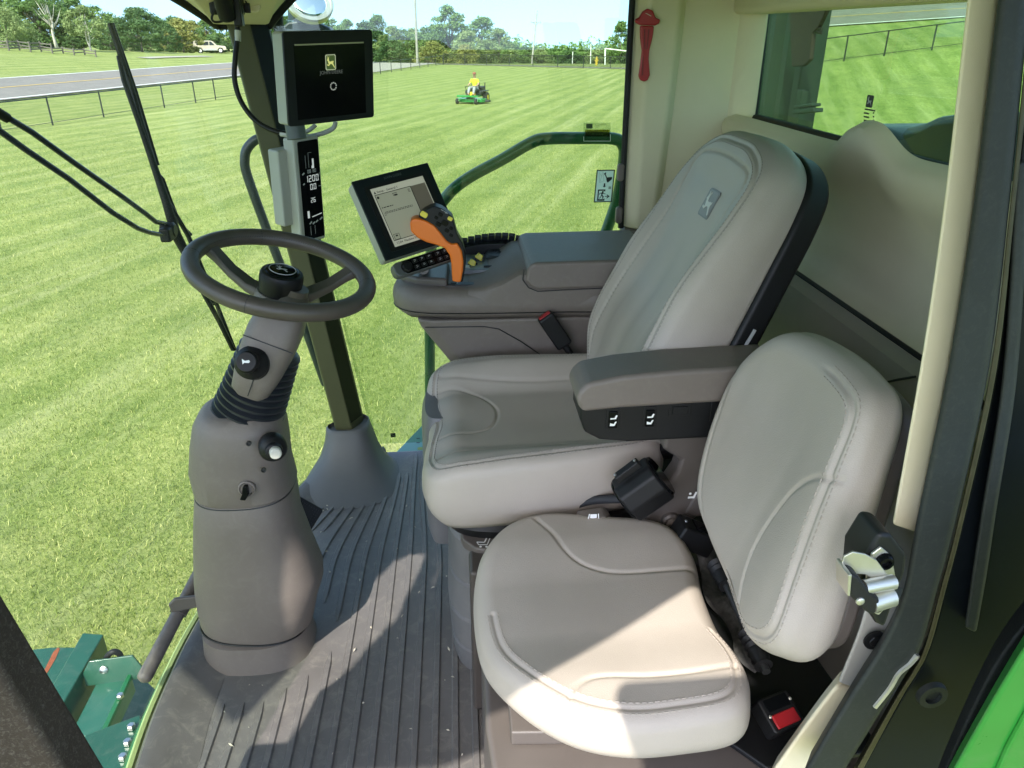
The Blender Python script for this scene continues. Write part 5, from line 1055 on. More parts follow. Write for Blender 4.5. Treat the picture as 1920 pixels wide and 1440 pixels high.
# the wheel
WT = 15.0; Mwh = frame((-.372, CY, 1.003), (math.cos(rad(WT)), 0, -math.sin(rad(WT))), (0, 1, .105)); WR = .178
wh = tube('wheel_rim', [Mwh @ Vector((WR*math.cos(t), WR*math.sin(t), 0)) for t in np.linspace(0, 2*math.pi, 97)[:-1]], 0.0182, RIMLEATHER, stc, seg=18, closed=True)
for a in (8, 118, 188, 262):
    t = rad(a); c = Mwh @ Vector((WR*math.cos(t), WR*math.sin(t), 0)); tg = Mwh.to_3x3() @ Vector((-math.sin(t), math.cos(t), 0)); ra_ = Mwh.to_3x3() @ Vector((math.cos(t), math.sin(t), 0))
    Mg = frame(c, ra_, tg.cross(ra_)); tube('wrap_seam', [Mg @ Vector((.0176*math.cos(q), .0176*math.sin(q), 0)) for q in np.linspace(0, 2*math.pi, 20)[:-1]], .0009, INK, wh, seg=5, closed=True)
V = []; Fc = []
for q in range(190):
    t = 2*math.pi*q/190; 
    for s in (-1, 1):
        an = math.pi*.86; rr_ = WR+.0176*math.cos(an); zz = .0176*math.sin(an)+s*.002; k = len(V); t2 = t+.014
        for tt, dz in ((t, -.0006), (t, .0006), (t2, .0006-s*.002), (t2, -.0006-s*.002)): V.append(Mwh @ Vector(((rr_-.0008)*math.cos(tt), (rr_-.0008)*math.sin(tt), zz+dz)))
        Fc.append((k, k+1, k+2, k+3))
stt = obj('rim_stitching', pymesh('rim_stitching', V, Fc), mat('rim_thread', (.03, .025, .02), .8), wh, smooth=False); stt['kind'] = 'stuff'
for a in (162, 38, 280):
    t = rad(a); d0 = Vector((math.cos(t), math.sin(t), 0)); n0 = Vector((-math.sin(t), math.cos(t), 0)); rg = []
    for r0, z, w, h in ((.030, -.062, .020, .012), (.07, -.058, .019, .010), (.115, -.040, .017, .009), (.150, -.018, .016, .010), (.178, -.003, .018, .012)):
        rg.append([Mwh @ (d0*r0+n0*(x*w)+Vector((0, 0, z+y*h))) for x, y in ((-1, -.5), (-.8, -1), (.8, -1), (1, -.5), (1, .5), (.8, 1), (-.8, 1), (-1, .5))])
    loft('spoke', rg, TAUPE_D, wh, ang=50)
hb = lathe('hub', [(.050, -.095), (.052, -.075), (.050, -.055), (.046, -.045)], Mwh, TAUPE, wh, seg=36)
lathe('hub_cap', [(.043, -.05), (.045, -.02), (.045, -.006), (.042, .0), (.036, .0015)], Mwh, BLACK, hb, seg=36)
lathe('cap_disc', [(.036, .001), (.034, .004), (.026, .0065), (.001, .0072)], Mwh, BLACKG, hb, seg=32); tube('cap_ring', [Mwh @ Vector((.027*math.cos(t), .027*math.sin(t), .0064)) for t in np.linspace(0, 6.283, 33)[:-1]], .0009, GREYPR, hb, seg=5, closed=True)
prisms('cap_mark', [[(x*.026, y*.026) for x, y in DEER]], .0005, Mwh @ T(0, 0, .0069), GREYPR, hb)

# brake pedals beside the column
pd = thing('brake_pedals', P(570, 1000, Y=1.80), 'pair of black studded brake pedals beside the steering column', 'pedals')
for px, py, w, h in ((569, 962, .085, .070), (562, 1012, .070, .058)):
    Mp = frame(P(px, py, Y=1.80), (.80, -.05, -.60), (.35, .55, .70)); p_ = prism('pedal_pad', rrect(w, h, .008), .014, Mp, RUBBER, pd, bev=.003)
    prisms('studs', [[(x, y), (x+.004, y), (x+.004, y+.004), (x, y+.004)] for x in np.arange(-w/2+.006, w/2-.008, .0075) for y in np.arange(-h/2+.006, h/2-.008, .0075) if x*x+y*y > .00035], .003, Mp @ T(0, 0, .0138), RUBBER, p_)['kind'] = 'stuff'
    tube('pedal_arm', [Mp @ Vector((0, 0, 0)), Mp @ Vector((-.06, .02, -.05)), Vector((-.50, 1.66, .22))], .010, BLACK, pd, seg=8)
# tilt foot lever
fb = thing('foot_lever', P(300, 1220, Y=1.42), 'round ended grey brown lever bar at the foot of the steering column', 'lever')
l0, l1 = P(380, 1062, Y=1.62), P(268, 1276, Y=1.36); LEVM = mat('worn_lever', (.105, .090, .082), .5, var=.25, vscale=30)
dl = (l1-l0).normalized(); tube('bar', [l0, l0.lerp(l1, .5), l1-dl*.012, l1-dl*.004, l1, l1+dl*.004], [.0165, .0165, .0175, .0168, .013, .005], LEVM, fb, seg=18)
cb = P(345, 1130, Y=1.50); prism('bracket', [(-.03, -.016), (.045, -.014), (.055, .016), (-.018, .022), (-.034, .008)], .012, frame(cb, (1, .2, .02), (0, .1, 1)), TAUPE_D, fb, bev=.004); tube('pivot_clamp', [l0.lerp(l1, .36), l0.lerp(l1, .44)], .021, TAUPE_D, fb, seg=18)

# ================================================================== right hand console, its controls
co = thing('armrest_console', (.15, 2.05, .4), 'taupe armrest console on the far side of the operator seat', 'console')
def deck(z, e): 
    o = [(-.19+e, 2.03), (-.172+e, 1.955), (-.11+e*.7, 1.908+e), (.02, 1.892+e), (.30, 1.886+e), (.52, 1.886+e), (.52, 2.24-e), (.10, 2.26-e), (-.08+e*.5, 2.21-e), (-.165+e, 2.12-e*.5)]
    return [Vector((p.x, p.y, z)) for p in crom([(a, b_, 0) for a, b_ in o], 6, True)]
loft('deck', [deck(.752, .03), deck(.765, .012), deck(.775, .002), deck(.80, 0), deck(.818, .003), deck(.834, .012), deck(.842, .026)], TAUPE, co, ang=45)
tube('deck_seam', [v+Vector((0, -.0006, 0)) for v in deck(.777, .0015)[2:34]], .0016, INK, co, seg=5)
def belly(z, x0, y0): return [Vector(p) for p in ((x0, 2.0, z), (x0+.01, y0+.02, z), (x0+.05, y0, z), (.52, y0, z), (.52, 2.2, z), (x0+.05, 2.2, z), (x0, 2.12, z))]
loft('body', [belly(.35, .05, 1.925), belly(.5, .02, 1.92), belly(.60, -.03, 1.912), (belly(.68, -.085, 1.905)), belly(.73, -.12, 1.902), belly(.756, -.13, 1.90)], TAUPE, co, bev=.008, seg=3)
tube('body_seam', [Vector((x, 1.901, z)) for x, z in ((-.10, .738), (.06, .736), (.10, .728), (.16, .69), (.24, .63), (.30, .58))], .0016, INK, co, seg=5)
# swept shoulder from deck to lid
sh = []
for x, zt, yn in ((.02, .843, 1.90), (.06, .848, 1.892), (.11, .868, 1.886), (.155, .895, 1.884), (.52, .90, 1.884)):
    sh.append([Vector((x, yn, .80)), Vector((x, yn, zt-.012)), Vector((x, yn+.012, zt)), Vector((x, 2.20, zt)), Vector((x, 2.22, .80))])
loft('shoulder', sh, TAUPE, co, ang=45)
prism('lid', [(.168, .870), (.176, .905), (.192, .917), (.52, .921), (.52, .848), (.205, .842), (.182, .852)], .335, frame((0, 2.213, 0), (1, 0, 0), (0, 0, 1)), TAUPE, co, bev=.012, seg=4)
tube('lid_seam', [Vector((x, 1.8795, z)) for x, z in ((.166, .90), (.163, .872), (.178, .85), (.203, .839), (.30, .842), (.50, .846))], .0016, INK, co, seg=5)
prism('palm_panel', [(-.165, 2.0), (-.12, 1.955), (-.035, 1.935), (-.03, 2.1), (-.10, 2.16), (-.16, 2.1)], .030, T(0, 0, .832), TAUPE_D, co, bev=.010, seg=3)
prism('lever_slot', [(-.035, 1.945), (-.015, 1.935), (.075, 1.932), (.09, 1.94), (.07, 1.952), (-.02, 1.962)], .004, T(0, 0, .841), INK, co, bev=.001)
prism('button_panel', [(-.02, 2.04), (.16, 2.03), (.16, 2.24), (-.01, 2.22)], .018, T(0, 0, .838), mat('console_grey', (.16, .165, .175), .4), co, bev=.004)
for k in range(11):                 # arch of keys along the far rim
    x = -.005+.0205*k; z = .880+.018*math.sin(min(1, k/6)*math.pi/2)-.0022*max(0, k-7)**2; box('key', (.0196, .05, .010), T(x, 2.232, z) @ Matrix.Rotation(rad(-38), 4, 'X') @ Matrix.Rotation(rad(4*max(0, k-6)), 4, 'Y'), mat('dark_key', (.03, .034, .04), .45), co, bev=.002)
prism('key_bank', [(-.02, .845), (-.02, .872), (.06, .888), (.13, .890), (.19, .878), (.225, .855), (.225, .845)], .06, frame((0, 2.258, 0), (1, 0, 0), (0, 0, 1)), BLACK, co, bev=.006)
lathe('dial', [(.052, 0), (.052, .012), (.046, .020), (.02, .024)], T(.125, 2.165, .850), mat('dark_dial', (.02, .022, .025), .4), co, seg=36)
for k in range(6): tube('dial_rib', [Vector((.125+(.012+.007*k)*math.cos(t), 2.165+(.012+.007*k)*math.sin(t), .8745-.0006*k*k)) for t in np.linspace(2.2, 5.6, 14)], .0016, BLACK, co, seg=5)
box('key_row', (.075, .012, .006), T(.105, 2.062, .857), BLACK, co, bev=.002); box('label_plate', (.03, .02, .003), T(.012, 2.066, .8575), OFFWHITE, co, bev=.001); box('toggle', (.022, .012, .008), T(-.004, 2.068, .858), BLACK, co, bev=.002)
for px, py in ((886, 494), (899, 483)):
    v = P(px, py, Y=2.10 if px < 890 else 2.14); l_ = prism('function_lever', [(-.014, -.02), (.012, -.022), (.014, .004), (-.002, .010), (-.014, .0)], .016, frame(v, (1, 0, -.2), (0, .2, 1)), BLACK, co, bev=.003); prism('yellow_tip', [(-.012, -.002), (.010, -.012), (.012, .006), (-.002, .012)], .018, frame(v+Vector((-.003, -.004, .004)), (1, 0, -.2), (0, .2, 1)), YELLOW, l_, bev=.003)

# flat things placed by their picture corners at their own distance
def squad(TL, TR, BL, Yl, Yr):
    a = P(*TL, Y=Yl); b_ = P(*TR, Y=Yr); c = P(*BL, Y=Yl); x = (b_-a).normalized(); y = (a-c).normalized(); z = x.cross(y).normalized()
    M = Matrix((x, y, z)).transposed().to_4x4(); M.translation = c; return M, (b_-a).length, (a-c).length
def quad(TL, TR, BL, Yl, Yr):
    a = P(*TL, Y=Yl); b_ = P(*TR, Y=Yr); best = None
    for q in np.linspace(Yl-.25, Yl+.25, 401):
        c = P(*BL, Y=float(q)); e = abs((c-a).normalized().dot((b_-a).normalized()))
        if best is None or e < best[0]: best = (e, c)
    c = best[1]; M = frame(c, b_-a, a-c); return M, (b_-a).length, (a-c).length
# touch screen monitor on the console arm
mo = thing('touch_monitor', P(760, 490, Y=2.0), 'tilted touch screen monitor with grey page on the console', 'monitor')
Mm_, w, h = quad((659, 342), (801, 306), (723, 489), 1.95, 2.07)
CASE = mat('monitor_case', (.33, .335, .29), .5, var=.05)
cs = prism('case', [(-.0, 0), (w, 0), (w, h), (0, h)], .042, Mm_ @ T(0, 0, -.044), CASE, mo, bev=.007, seg=3)
DKB = mat('dark_bezel', (.010, .014, .015), .4, var=.1, spec=.2)
prism('bezel', [(-.001, -.001), (w+.001, -.001), (w+.001, h+.001), (-.001, h+.001)], .008, Mm_ @ T(0, 0, -.004), DKB, mo, bev=.003)
prism('inner_bezel', [(w*.10, h*.07), (w*.93, h*.07), (w*.93, h*.90), (w*.10, h*.90)], .001, Mm_ @ T(0, 0, .0042), BLACK, mo)
x0, x1, y0, y1 = w*.165, w*.86, h*.115, h*.855
SCR = mat('screen_grey', (.20, .205, .15), .3, var=.01, emit=.16); SCRL = mat('screen_light', (.27, .27, .21), .3, var=.01, emit=.18); SCRD = mat('screen_dark', (.10, .088, .065), .3, var=.01, emit=.1)
scn = prism('screen', [(x0, y0), (x1, y0), (x1, y1), (x0, y1)], .0008, Mm_ @ T(0, 0, .0050), SCRL, mo)
sx = lambda u: x0+(x1-x0)*u
sy = lambda v: y1-(y1-y0)*v
prism('screen_side', [(sx(.70), sy(.96)), (sx(.985), sy(.96)), (sx(.985), sy(.115)), (sx(.70), sy(.115))], .0003, Mm_ @ T(0, 0, .0057), SCRD, scn)
prism('screen_page', [(sx(.03), sy(.90)), (sx(.70), sy(.90)), (sx(.70), sy(.115)), (sx(.03), sy(.115))], .0003, Mm_ @ T(0, 0, .0058), SCR, scn)
bl = []
for a, b_ in (((.03, .115), (.70, .115)), ((.70, .115), (.70, .90)), ((.70, .90), (.03, .90)), ((.03, .90), (.03, .115))): bl.append(line2((sx(a[0]), sy(a[1])), (sx(b_[0]), sy(b_[1])), .0016))
for v_, u0, u1 in ((.34, .06, .27), (.465, .06, .10), (.42, .08, .60), (.44, .06, .60)):
    u = u0
    while u < u1:
        d_ = random.uniform(.02, .055); bl.append(line2((sx(u), sy(v_)), (sx(min(u1, u+d_)), sy(v_)), .0022 if v_ < .4 else .0014)); u += d_+.012
for k in range(3): bl.append(line2((sx(.63), sy(.155+.02*k)), (sx(.67), sy(.155+.02*k)), .0011))
bl += [line2((sx(.345), sy(.155)), (sx(.42), sy(.155)), .0012), line2((sx(.36), sy(.19)), (sx(.42), sy(.19)), .004), line2((sx(.345), sy(.15)), (sx(.345), sy(.20)), .001), [(sx(.03), sy(.095)), (sx(.07), sy(.095)), (sx(.05), sy(.05))], circ(.0035, 10, (sx(.07), sy(.165)))]
bl += [line2((sx(.06), sy(.80)), (sx(.16), sy(.80)), .001), line2((sx(.16), sy(.80)), (sx(.16), sy(.89)), .001), line2((sx(.06), sy(.89)), (sx(.16), sy(.89)), .001), line2((sx(.06), sy(.80)), (sx(.06), sy(.89)), .001), line2((sx(.09), sy(.83)), (sx(.13), sy(.83)), .004)]
prisms('screen_print', bl, .0002, Mm_ @ T(0, 0, .0062), INK, scn)
text('title', 'Setup - General 1', .0085, Mm_ @ T(sx(.09), sy(.072), .0061), INK, scn, align='LEFT'); text('status_line', '12:04  Machine Monitoring', .0085, Mm_ @ T(sx(.05), sy(.948), .0061), INK, scn, align='LEFT')
text('maker_name', 'JOHN DEERE', .009, Mm_ @ T(w*.5, h*.945, .0042), mat('dim_print', (.05, .06, .06), .5), mo)
kp = thing('radio_keypad', P(770, 490, Y=2.0), 'slim black keypad strip under the touch screen monitor', 'keypad')
Mkp = Mm_ @ T(w*.55, -.030, -.020); prism('case', rrect(w*.95, .040, .015), .030, Mkp @ T(0, 0, -.02), mat('keypad_case', (.10, .105, .10), .45), kp, bev=.005, seg=3)
prism('face', rrect(w*.80, .034, .006), .003, Mkp @ T(.010, 0, .0095), BLACKG, kp, bev=.001); lathe('dial', [(.014, 0), (.014, .010), (.011, .013), (.001, .0135)], Mkp @ T(-w*.33, 0, .012), BLACK, kp, seg=24)
for r_ in (0, 1):
    for k in range(6): 
        q = Mkp @ T(-w*.20+k*.0215+(.006 if k > 2 else 0), .008-.016*r_, .0125); b_ = prism('key', rrect(.017, .011, .002), .002, q, BLACK, kp, bev=.0008); prisms('key_mark', [line2((-.003, -.002+.001*(k % 3)), (.003, .002-.001*r_), .0012), line2((-.003, .003), (.002, .003), .001)], .0003, q @ T(0, 0, .0021), GREYPR, b_)
tube('mount_arm', [Mkp @ Vector((-.01, -.01, -.03)), Vector((-.10, 2.06, .87)), Vector((-.10, 2.06, .84))], .016, TAUPE_D, kp, seg=10); tube('pale_strut', [P(768, 515, Y=2.03), P(768, 540, Y=2.03)], .006, OFFWHITE, kp, seg=8)

# hydro lever
jo = thing('drive_lever', P(850, 560, Y=1.95), 'orange drive lever with black button head on the console', 'lever')
Mj = frame((0, 1.925, 0), (1, 0, 0), (0, 0, 1)); j2 = lambda L_: [tuple(onplane(x, y, Mj)[:2]) for x, y in L_]
og = [(769, 414), (774, 408), (783, 407), (800, 412), (814, 420), (826, 434), (838, 450), (848, 455), (857, 453), (866, 468), (869, 488), (868, 505), (864, 527), (848, 525), (847, 508), (846, 490), (843, 476), (834, 463), (818, 457), (800, 452), (784, 444), (771, 432)]
prism('orange_grip', j2(og), .046, Mj @ T(0, 0, -.030), ORANGE, jo, bev=.011, seg=4)
bh = [(784, 405), (792, 396), (806, 388), (816, 385), (829, 390), (848, 405), (852, 418), (857, 436), (867, 454), (873, 474), (873, 496), (868, 527), (862, 528), (866, 500), (866, 476), (858, 455), (848, 458), (836, 452), (824, 436), (812, 422), (798, 414)]
hj = prism('button_head', j2(bh), .050, Mj @ T(0, 0, -.040), BLACK, jo, bev=.009, seg=4)
Mjt = Mj @ T(0, 0, .0105)
for px, py, s_, m_ in ((795, 402, .0095, YELLOW), (844, 410, .0065, YELLOW), (826, 402, .006, BLACKG), (834, 418, .009, BLACKG), (822, 420, .007, BLACKG), (838, 432, .006, BLACKG), (846, 428, .005, BLACKG), (818, 408, .005, BLACKG), (846, 441, .005, BLACKG)):
    v = onplane(px, py, Mjt); prism('button', rrect(s_*2, s_*1.5, s_*.5), .005, Mjt @ T(v.x, v.y, -.002) @ Matrix.Rotation(rad(-32), 4, 'Z'), m_, hj, bev=.0015)
v = onplane(836, 397, Mjt); prisms('button_print', [line2((-.012, .006), (-.006, .002), .0012), line2((-.004, .001), (.004, -.005), .0014), line2((-.002, -.004), (.003, -.001), .0012)], .0003, Mjt @ T(v.x, v.y, .0002), GREYPR, hj)
lathe('collar', [(.013, 0), (.012, .02), (.008, .026), (.006, .026)], frame(P(851, 540, Y=1.95)+Vector((0, 0, -.01)), (1, 0, 0), (0, 1, 0)) , RUBBER, jo, seg=16); tube('shaft', [P(851, 558, Y=1.95), P(854, 530, Y=1.95)], .006, STEEL, jo, seg=12)

# ================================================================== corner displays
um = thing('upper_monitor', P(600, 240, Y=2.24), 'large black monitor showing a dim start up emblem near the roof', 'monitor')
Mu, w, h = squad((529, 60), (696, 56), (541, 237), 2.09, 2.27)
prism('case', [(0, 0), (w, 0), (w, h), (0, h)], .055, Mu @ T(0, 0, -.055), CASE, um, bev=.008, seg=3); prism('bezel', rrect(w+.002, h+.002, .008), .008, Mu @ T(w/2, h/2, -.004), BLACK, um, bev=.002)
sc_ = prism('screen', [(w*.10, h*.06), (w*.90, h*.06), (w*.90, h*.86), (w*.10, h*.86)], .0012, Mu @ T(0, 0, .0036), BLACKG, um)
box('light_strip', (w*.78, .0035, .001), Mu @ T(w*.50, h*.865, .0048), mat('dim_green_strip', (.22, .24, .14), .5, emit=.05), um, bev=0)
emblem('screen_emblem', Mu @ T(w*.495, h*.665, .0048), .032, .038, mat('screen_green', (.03, .05, .012), .5, emit=.3), mat('screen_yellow', (.30, .30, .10), .5, emit=.4), sc_, th=.0003, border=mat('screen_rim', (.22, .24, .16), .5, emit=.35))
text('start_up_name', 'JOHN DEERE', .0125, Mu @ T(w*.50, h*.555, .0050), mat('screen_dim', (.05, .055, .05), .5, emit=.3), sc_)
prisms('busy_ring', [[(.0075*math.cos(a), .0075*math.sin(a)), (.0105*math.cos(a), .0105*math.sin(a)), (.0105*math.cos(a+.42), .0105*math.sin(a+.42)), (.0075*math.cos(a+.42), .0075*math.sin(a+.42))] for a in np.arange(0, 6.2, .62)], .0003, Mu @ T(w*.515, h*.40, .0050), mat('screen_mid', (.22, .23, .21), .5, emit=.3), sc_)
tube('mount', [Mu @ Vector((w*.15, -.04, -.03)), Mu @ Vector((w*.15, .05, -.05))], .026, mat('grey_mount', (.07, .085, .085), .5), um, seg=12)
cd = thing('corner_display', P(580, 450, Y=2.24), 'narrow upright display with white engine figures on the corner post', 'display')
Md, w, h = squad((549, 262), (597, 254), (566, 458), 2.18, 2.24)
prism('case', rrect(w*1.02, h*1.01, .008), .05, Md @ T(w/2, h/2, -.05), CASE, cd, bev=.006, seg=3); prism('back_housing', [(-.03, .05), (w*.6, .05), (w*.6, h*.90), (-.03, h*.90)], .05, Md @ T(0, 0, -.085), CASE, cd, bev=.006, seg=3)
fc = prism('face', rrect(w*.80, h*.945, .005), .003, Md @ T(w*.545, h*.5, -.0005), BLACKG, cd, bev=.0008); FIG = mat('display_figures', (.42, .44, .43), .5, var=.01, emit=.2); FID = mat('display_dim', (.16, .19, .18), .5, var=.01, emit=.12)
Mi = Md @ T(w*.15, 0, .0027); dw = w*.8; dg = seg7('1200', h*.062, dw*.22, h*.585)+seg7('0.0', h*.056, dw*.44, h*.508)+seg7('26', h*.046, dw*.42, h*.385)
dg += [[(dw*.58, h*.71), (dw*.70, h*.71), (dw*.70, h*.80), (dw*.62, h*.80), (dw*.62, h*.735), (dw*.58, h*.735)], [(dw*.20, h*.24), (dw*.30, h*.24), (dw*.30, h*.31), (dw*.20, h*.31)], line2((dw*.42, h*.245), (dw*.92, h*.262), .0025)]
prisms('bright_figures', dg, .0003, Mi, FIG, fc)['kind'] = 'stuff'
dd = seg7('0.8', h*.032, dw*.36, h*.67)+seg7('80', h*.032, dw*.62, h*.67)+[line2((dw*.84, h*.60), (dw*.96, h*.66), .001), line2((dw*.86, h*.53), (dw*.98, h*.53), .0015), line2((dw*.10, h*.665), (dw*.20, h*.68), .004), line2((dw*.10, h*.57), (dw*.18, h*.58), .004), line2((dw*.26, h*.18), (dw*.38, h*.20), .004), line2((dw*.42, h*.175), (dw*.54, h*.19), .004), line2((dw*.58, h*.185), (dw*.70, h*.20), .004), line2((dw*.80, h*.20), (dw*.93, h*.22), .004), line2((dw*.30, h*.16), (dw*.30, h*.07), .0008), line2((dw*.52, h*.16), (dw*.52, h*.07), .0008), line2((dw*.30, h*.72), (dw*.30, h*.84), .0006), line2((dw*.45, h*.72), (dw*.45, h*.86), .0006), line2((dw*.45, h*.86), (dw*.62, h*.86), .0006)]
prisms('dim_figures', dd, .0003, Mi, FID, fc)['kind'] = 'stuff'
# cables and the socket cluster under the roof
cbm = mat('grey_cable', (.30, .31, .30), .5)
ca = thing('monitor_cable', P(450, 60, Y=2.36), 'black cable looping down the corner post to the upper monitor', 'cable')
tube('cable', [P(446, 20, Y=2.38), P(445, 70, Y=2.37), P(441, 110, Y=2.36), P(440, 150, Y=2.355), P(452, 190, Y=2.35), P(478, 225, Y=2.33), P(510, 244, Y=2.31), P(545, 252, Y=2.30)], .0075, BLACK, ca, seg=8, sm=6)
tube('sleeve', [P(446, 57, Y=2.372), P(446, 77, Y=2.368)], .0085, mat('silver_label', (.5, .5, .47), .5), ca, seg=10); tube('sleeve', [P(526, 250, Y=2.305), P(548, 253, Y=2.30)], .0085, mat('silver_label', (.5, .5, .47), .5), ca, seg=10)
tube('grey_loop', [P(545, 250, Y=2.29), P(575, 256, Y=2.28), P(605, 250, Y=2.27), P(625, 240, Y=2.27), P(629, 228, Y=2.27)], .0065, cbm, ca, seg=8, sm=6); tube('grey_branch', [P(555, 252, Y=2.29), P(578, 245, Y=2.27), P(592, 234, Y=2.27)], .006, cbm, ca, seg=8, sm=5)
so_ = thing('power_socket', P(428, 20, Y=2.20), 'black power socket cluster hanging under the roof trim', 'socket')
lathe('socket_body', [(.022, -.06), (.024, -.03), (.022, 0), (.018, .004)], frame(P(427, 33, Y=2.20), (1, 0, 0), (0, -.9, -.5)), BLACK, so_, seg=20); box('bracket', (.085, .03, .05), P(425, 8, Y=2.22), BLACK, so_, bev=.006); box('plug', (.022, .03, .07), P(446, 22, Y=2.21), BLACK, so_, bev=.004)
tube('tether', [P(415, 12, Y=2.19), P(402, 22, Y=2.19), P(397, 34, Y=2.19), P(402, 41, Y=2.19), P(416, 40, Y=2.19), P(428, 34, Y=2.19)], .003, BLACK, so_, seg=6, sm=5)
tube('hanging_wire', [P(456, -5, Y=2.24), P(462, 5, Y=2.24), P(466, 16, Y=2.24)], .002, BLACK, so_, seg=5, sm=4); box('clip', (.014, .01, .024), P(464, 15, Y=2.24), BLACK, so_, bev=.002); lathe('grommet', [(.016, 0), (.014, .004), (.008, .004)], frame(P(478, 14, Y=2.28), (1, 0, 0), (0, .5, 1)), BEIGE, so_, seg=16)

# ================================================================== on the far window
ha = thing('window_hammer', P(1208, 90, Y=2.448), 'red emergency window hammer clipped to the rear corner pillar', 'hammer')
Mhm = frame((0, 2.452, 0), (1, 0, 0), (0, 0, 1)); m2 = lambda L_: [tuple(onplane(x, y, Mhm)[:2]) for x, y in L_]
hs = prism('handle', m2([(1199, 48), (1225, 49), (1222, 70), (1216, 95), (1215, 110), (1217, 140), (1213, 150), (1206, 153), (1199, 150), (1196, 142), (1200, 115), (1202, 95), (1199, 70)]), .014, Mhm, RED, ha, bev=.004, seg=3)
prism('head', m2([(1188, 37), (1197, 33), (1203, 22), (1212, 16), (1222, 20), (1227, 33), (1236, 37), (1234, 44), (1226, 48), (1198, 47), (1190, 43)]), .017, Mhm, RED, ha, bev=.004, seg=3); prism('cutter_slot', m2([(1207, 25), (1210, 25), (1219, 30), (1218, 31)]), .001, Mhm @ T(0, 0, .0165), OFFWHITE, ha)
prisms('grooves', [m2([(1205, 55), (1208, 55), (1208, 92), (1206, 92)]), m2([(1213, 55), (1216, 55), (1212, 92), (1210, 92)]), m2([(1203, 108), (1205, 104), (1204, 140), (1201, 142)])], .0008, Mhm @ T(0, 0, .0137), mat('dark_red', (.16, .006, .008), .4), hs)
sg = thing('exit_decal', P(1134, 350, Y=2.527), 'white emergency exit decal with black figures on the far window', 'decal')
Msg = frame((0, 2.5335, 0), (1, 0, 0), (0, 0, 1)); a = onplane(1133, 349, Msg); W_, H_ = abs(onplane(1150, 349, Msg).x-onplane(1116, 349, Msg).x), abs(onplane(1133, 318, Msg).y-onplane(1133, 379, Msg).y)
Msg = Msg @ T(a.x, a.y, 0) @ Matrix([[1, .05, 0, 0], [0, 1, 0, 0], [0, 0, 1, 0], [0, 0, 0, 1]])
prisms('border', [[(-W_/2, -H_/2), (W_/2, -H_/2), (W_/2, -H_/2+.0035), (-W_/2, -H_/2+.0035)], [(-W_/2, H_/2-.0035), (W_/2, H_/2-.0035), (W_/2, H_/2), (-W_/2, H_/2)], [(-W_/2, -H_/2+.0035), (-W_/2+.0035, -H_/2+.0035), (-W_/2+.0035, H_/2-.0035), (-W_/2, H_/2-.0035)], [(W_/2-.0035, -H_/2+.0035), (W_/2, -H_/2+.0035), (W_/2, H_/2-.0035), (W_/2-.0035, H_/2-.0035)]], .0006, Msg, mat('dark_green_border', (.01, .03, .015), .5), sg); prism('sheet', [(-W_/2+.0034, -H_/2+.0034), (W_/2-.0034, -H_/2+.0034), (W_/2-.0034, H_/2-.0034), (-W_/2+.0034, H_/2-.0034)], .0004, Msg @ T(0, 0, .0001), paper('decal_white', (.92, .95, .94)), sg)
Z = lambda L_: [((x-.5)*W_, (.5-y)*H_) for x, y in L_]
ic = [Z([(.17, .60), (.58, .60), (.58, .66), (.52, .66), (.52, .64), (.24, .64), (.24, .90), (.52, .90), (.52, .885), (.58, .885), (.58, .95), (.17, .95)]), Z([(.46, .41), (.54, .41), (.54, .49), (.60, .49), (.50, .54), (.40, .49), (.46, .49)]), Z([(.58, .805), (.74, .805), (.66, .76), (.72, .76), (.85, .815), (.72, .875), (.66, .875), (.74, .825), (.58, .825)]),
      circ(.0035, 10, Z([(.45, .68)])[0]), Z([(.36, .70), (.44, .70), (.46, .71), (.44, .77), (.52, .81), (.52, .84), (.47, .89), (.43, .88), (.46, .83), (.38, .79)]), Z([(.38, .77), (.40, .80), (.34, .87), (.28, .88), (.27, .86), (.32, .85)]), Z([(.44, .71), (.62, .735), (.61, .75), (.44, .735)]), Z([(.37, .70), (.38, .715), (.31, .725), (.29, .765), (.26, .76), (.28, .71)]),
      Z([(.40, .12), (.52, .07), (.53, .12), (.44, .15)]), Z([(.46, .14), (.52, .13), (.60, .24), (.56, .26)]), Z([(.56, .25), (.62, .23), (.88, .22), (.88, .29), (.68, .39), (.62, .37), (.58, .31)])]
prisms('figures', ic, .0002, Msg @ T(0, 0, .0010), INK, sg)
lg = [line2(*Z([a_, b_]), .0008) for a_, b_ in (((.14, .06), (.36, .05)), ((.36, .05), (.44, .34)), ((.14, .06), (.22, .39)), ((.22, .39), (.44, .34)), ((.18, .1), (.3, .2)), ((.3, .2), (.24, .36)), ((.32, .08), (.3, .2)))]+[Z([(.74, .51), (.88, .51), (.88, .59), (.74, .59)])]
prisms('light_figures', lg, .0002, Msg @ T(0, 0, .0010), GREYPR, sg)
sk = thing('support_sticker', P(1120, 250, Y=2.528), 'small clear sticker with an olive printed band on the far window', 'sticker')
Mst = frame((0, 2.5335, 0), (1, 0, 0), (0, 0, 1)); t2 = lambda x, y: onplane(x, y, Mst); r2 = lambda x0_, y0_, x1_, y1_: [tuple(t2(*p)[:2]) for p in ((x0_, y1_), (x1_, y1_), (x1_, y0_), (x0_, y0_))]
CLR = glass('sticker_film', (.80, .84, .80), .6, rough=.2); BND = glass('olive_film', (.52, .50, .16), .4, rough=.3)
prism('film', r2(1094, 230, 1145, 265), .0004, Mst, CLR, sk); prism('band', r2(1097, 243, 1143, 256), .0003, Mst @ T(0, 0, .0005), BND, sk); prism('logo_patch', r2(1099, 232, 1111, 241), .0003, Mst @ T(0, 0, .0005), mat('logo_green', (.06, .10, .03), .5), sk)
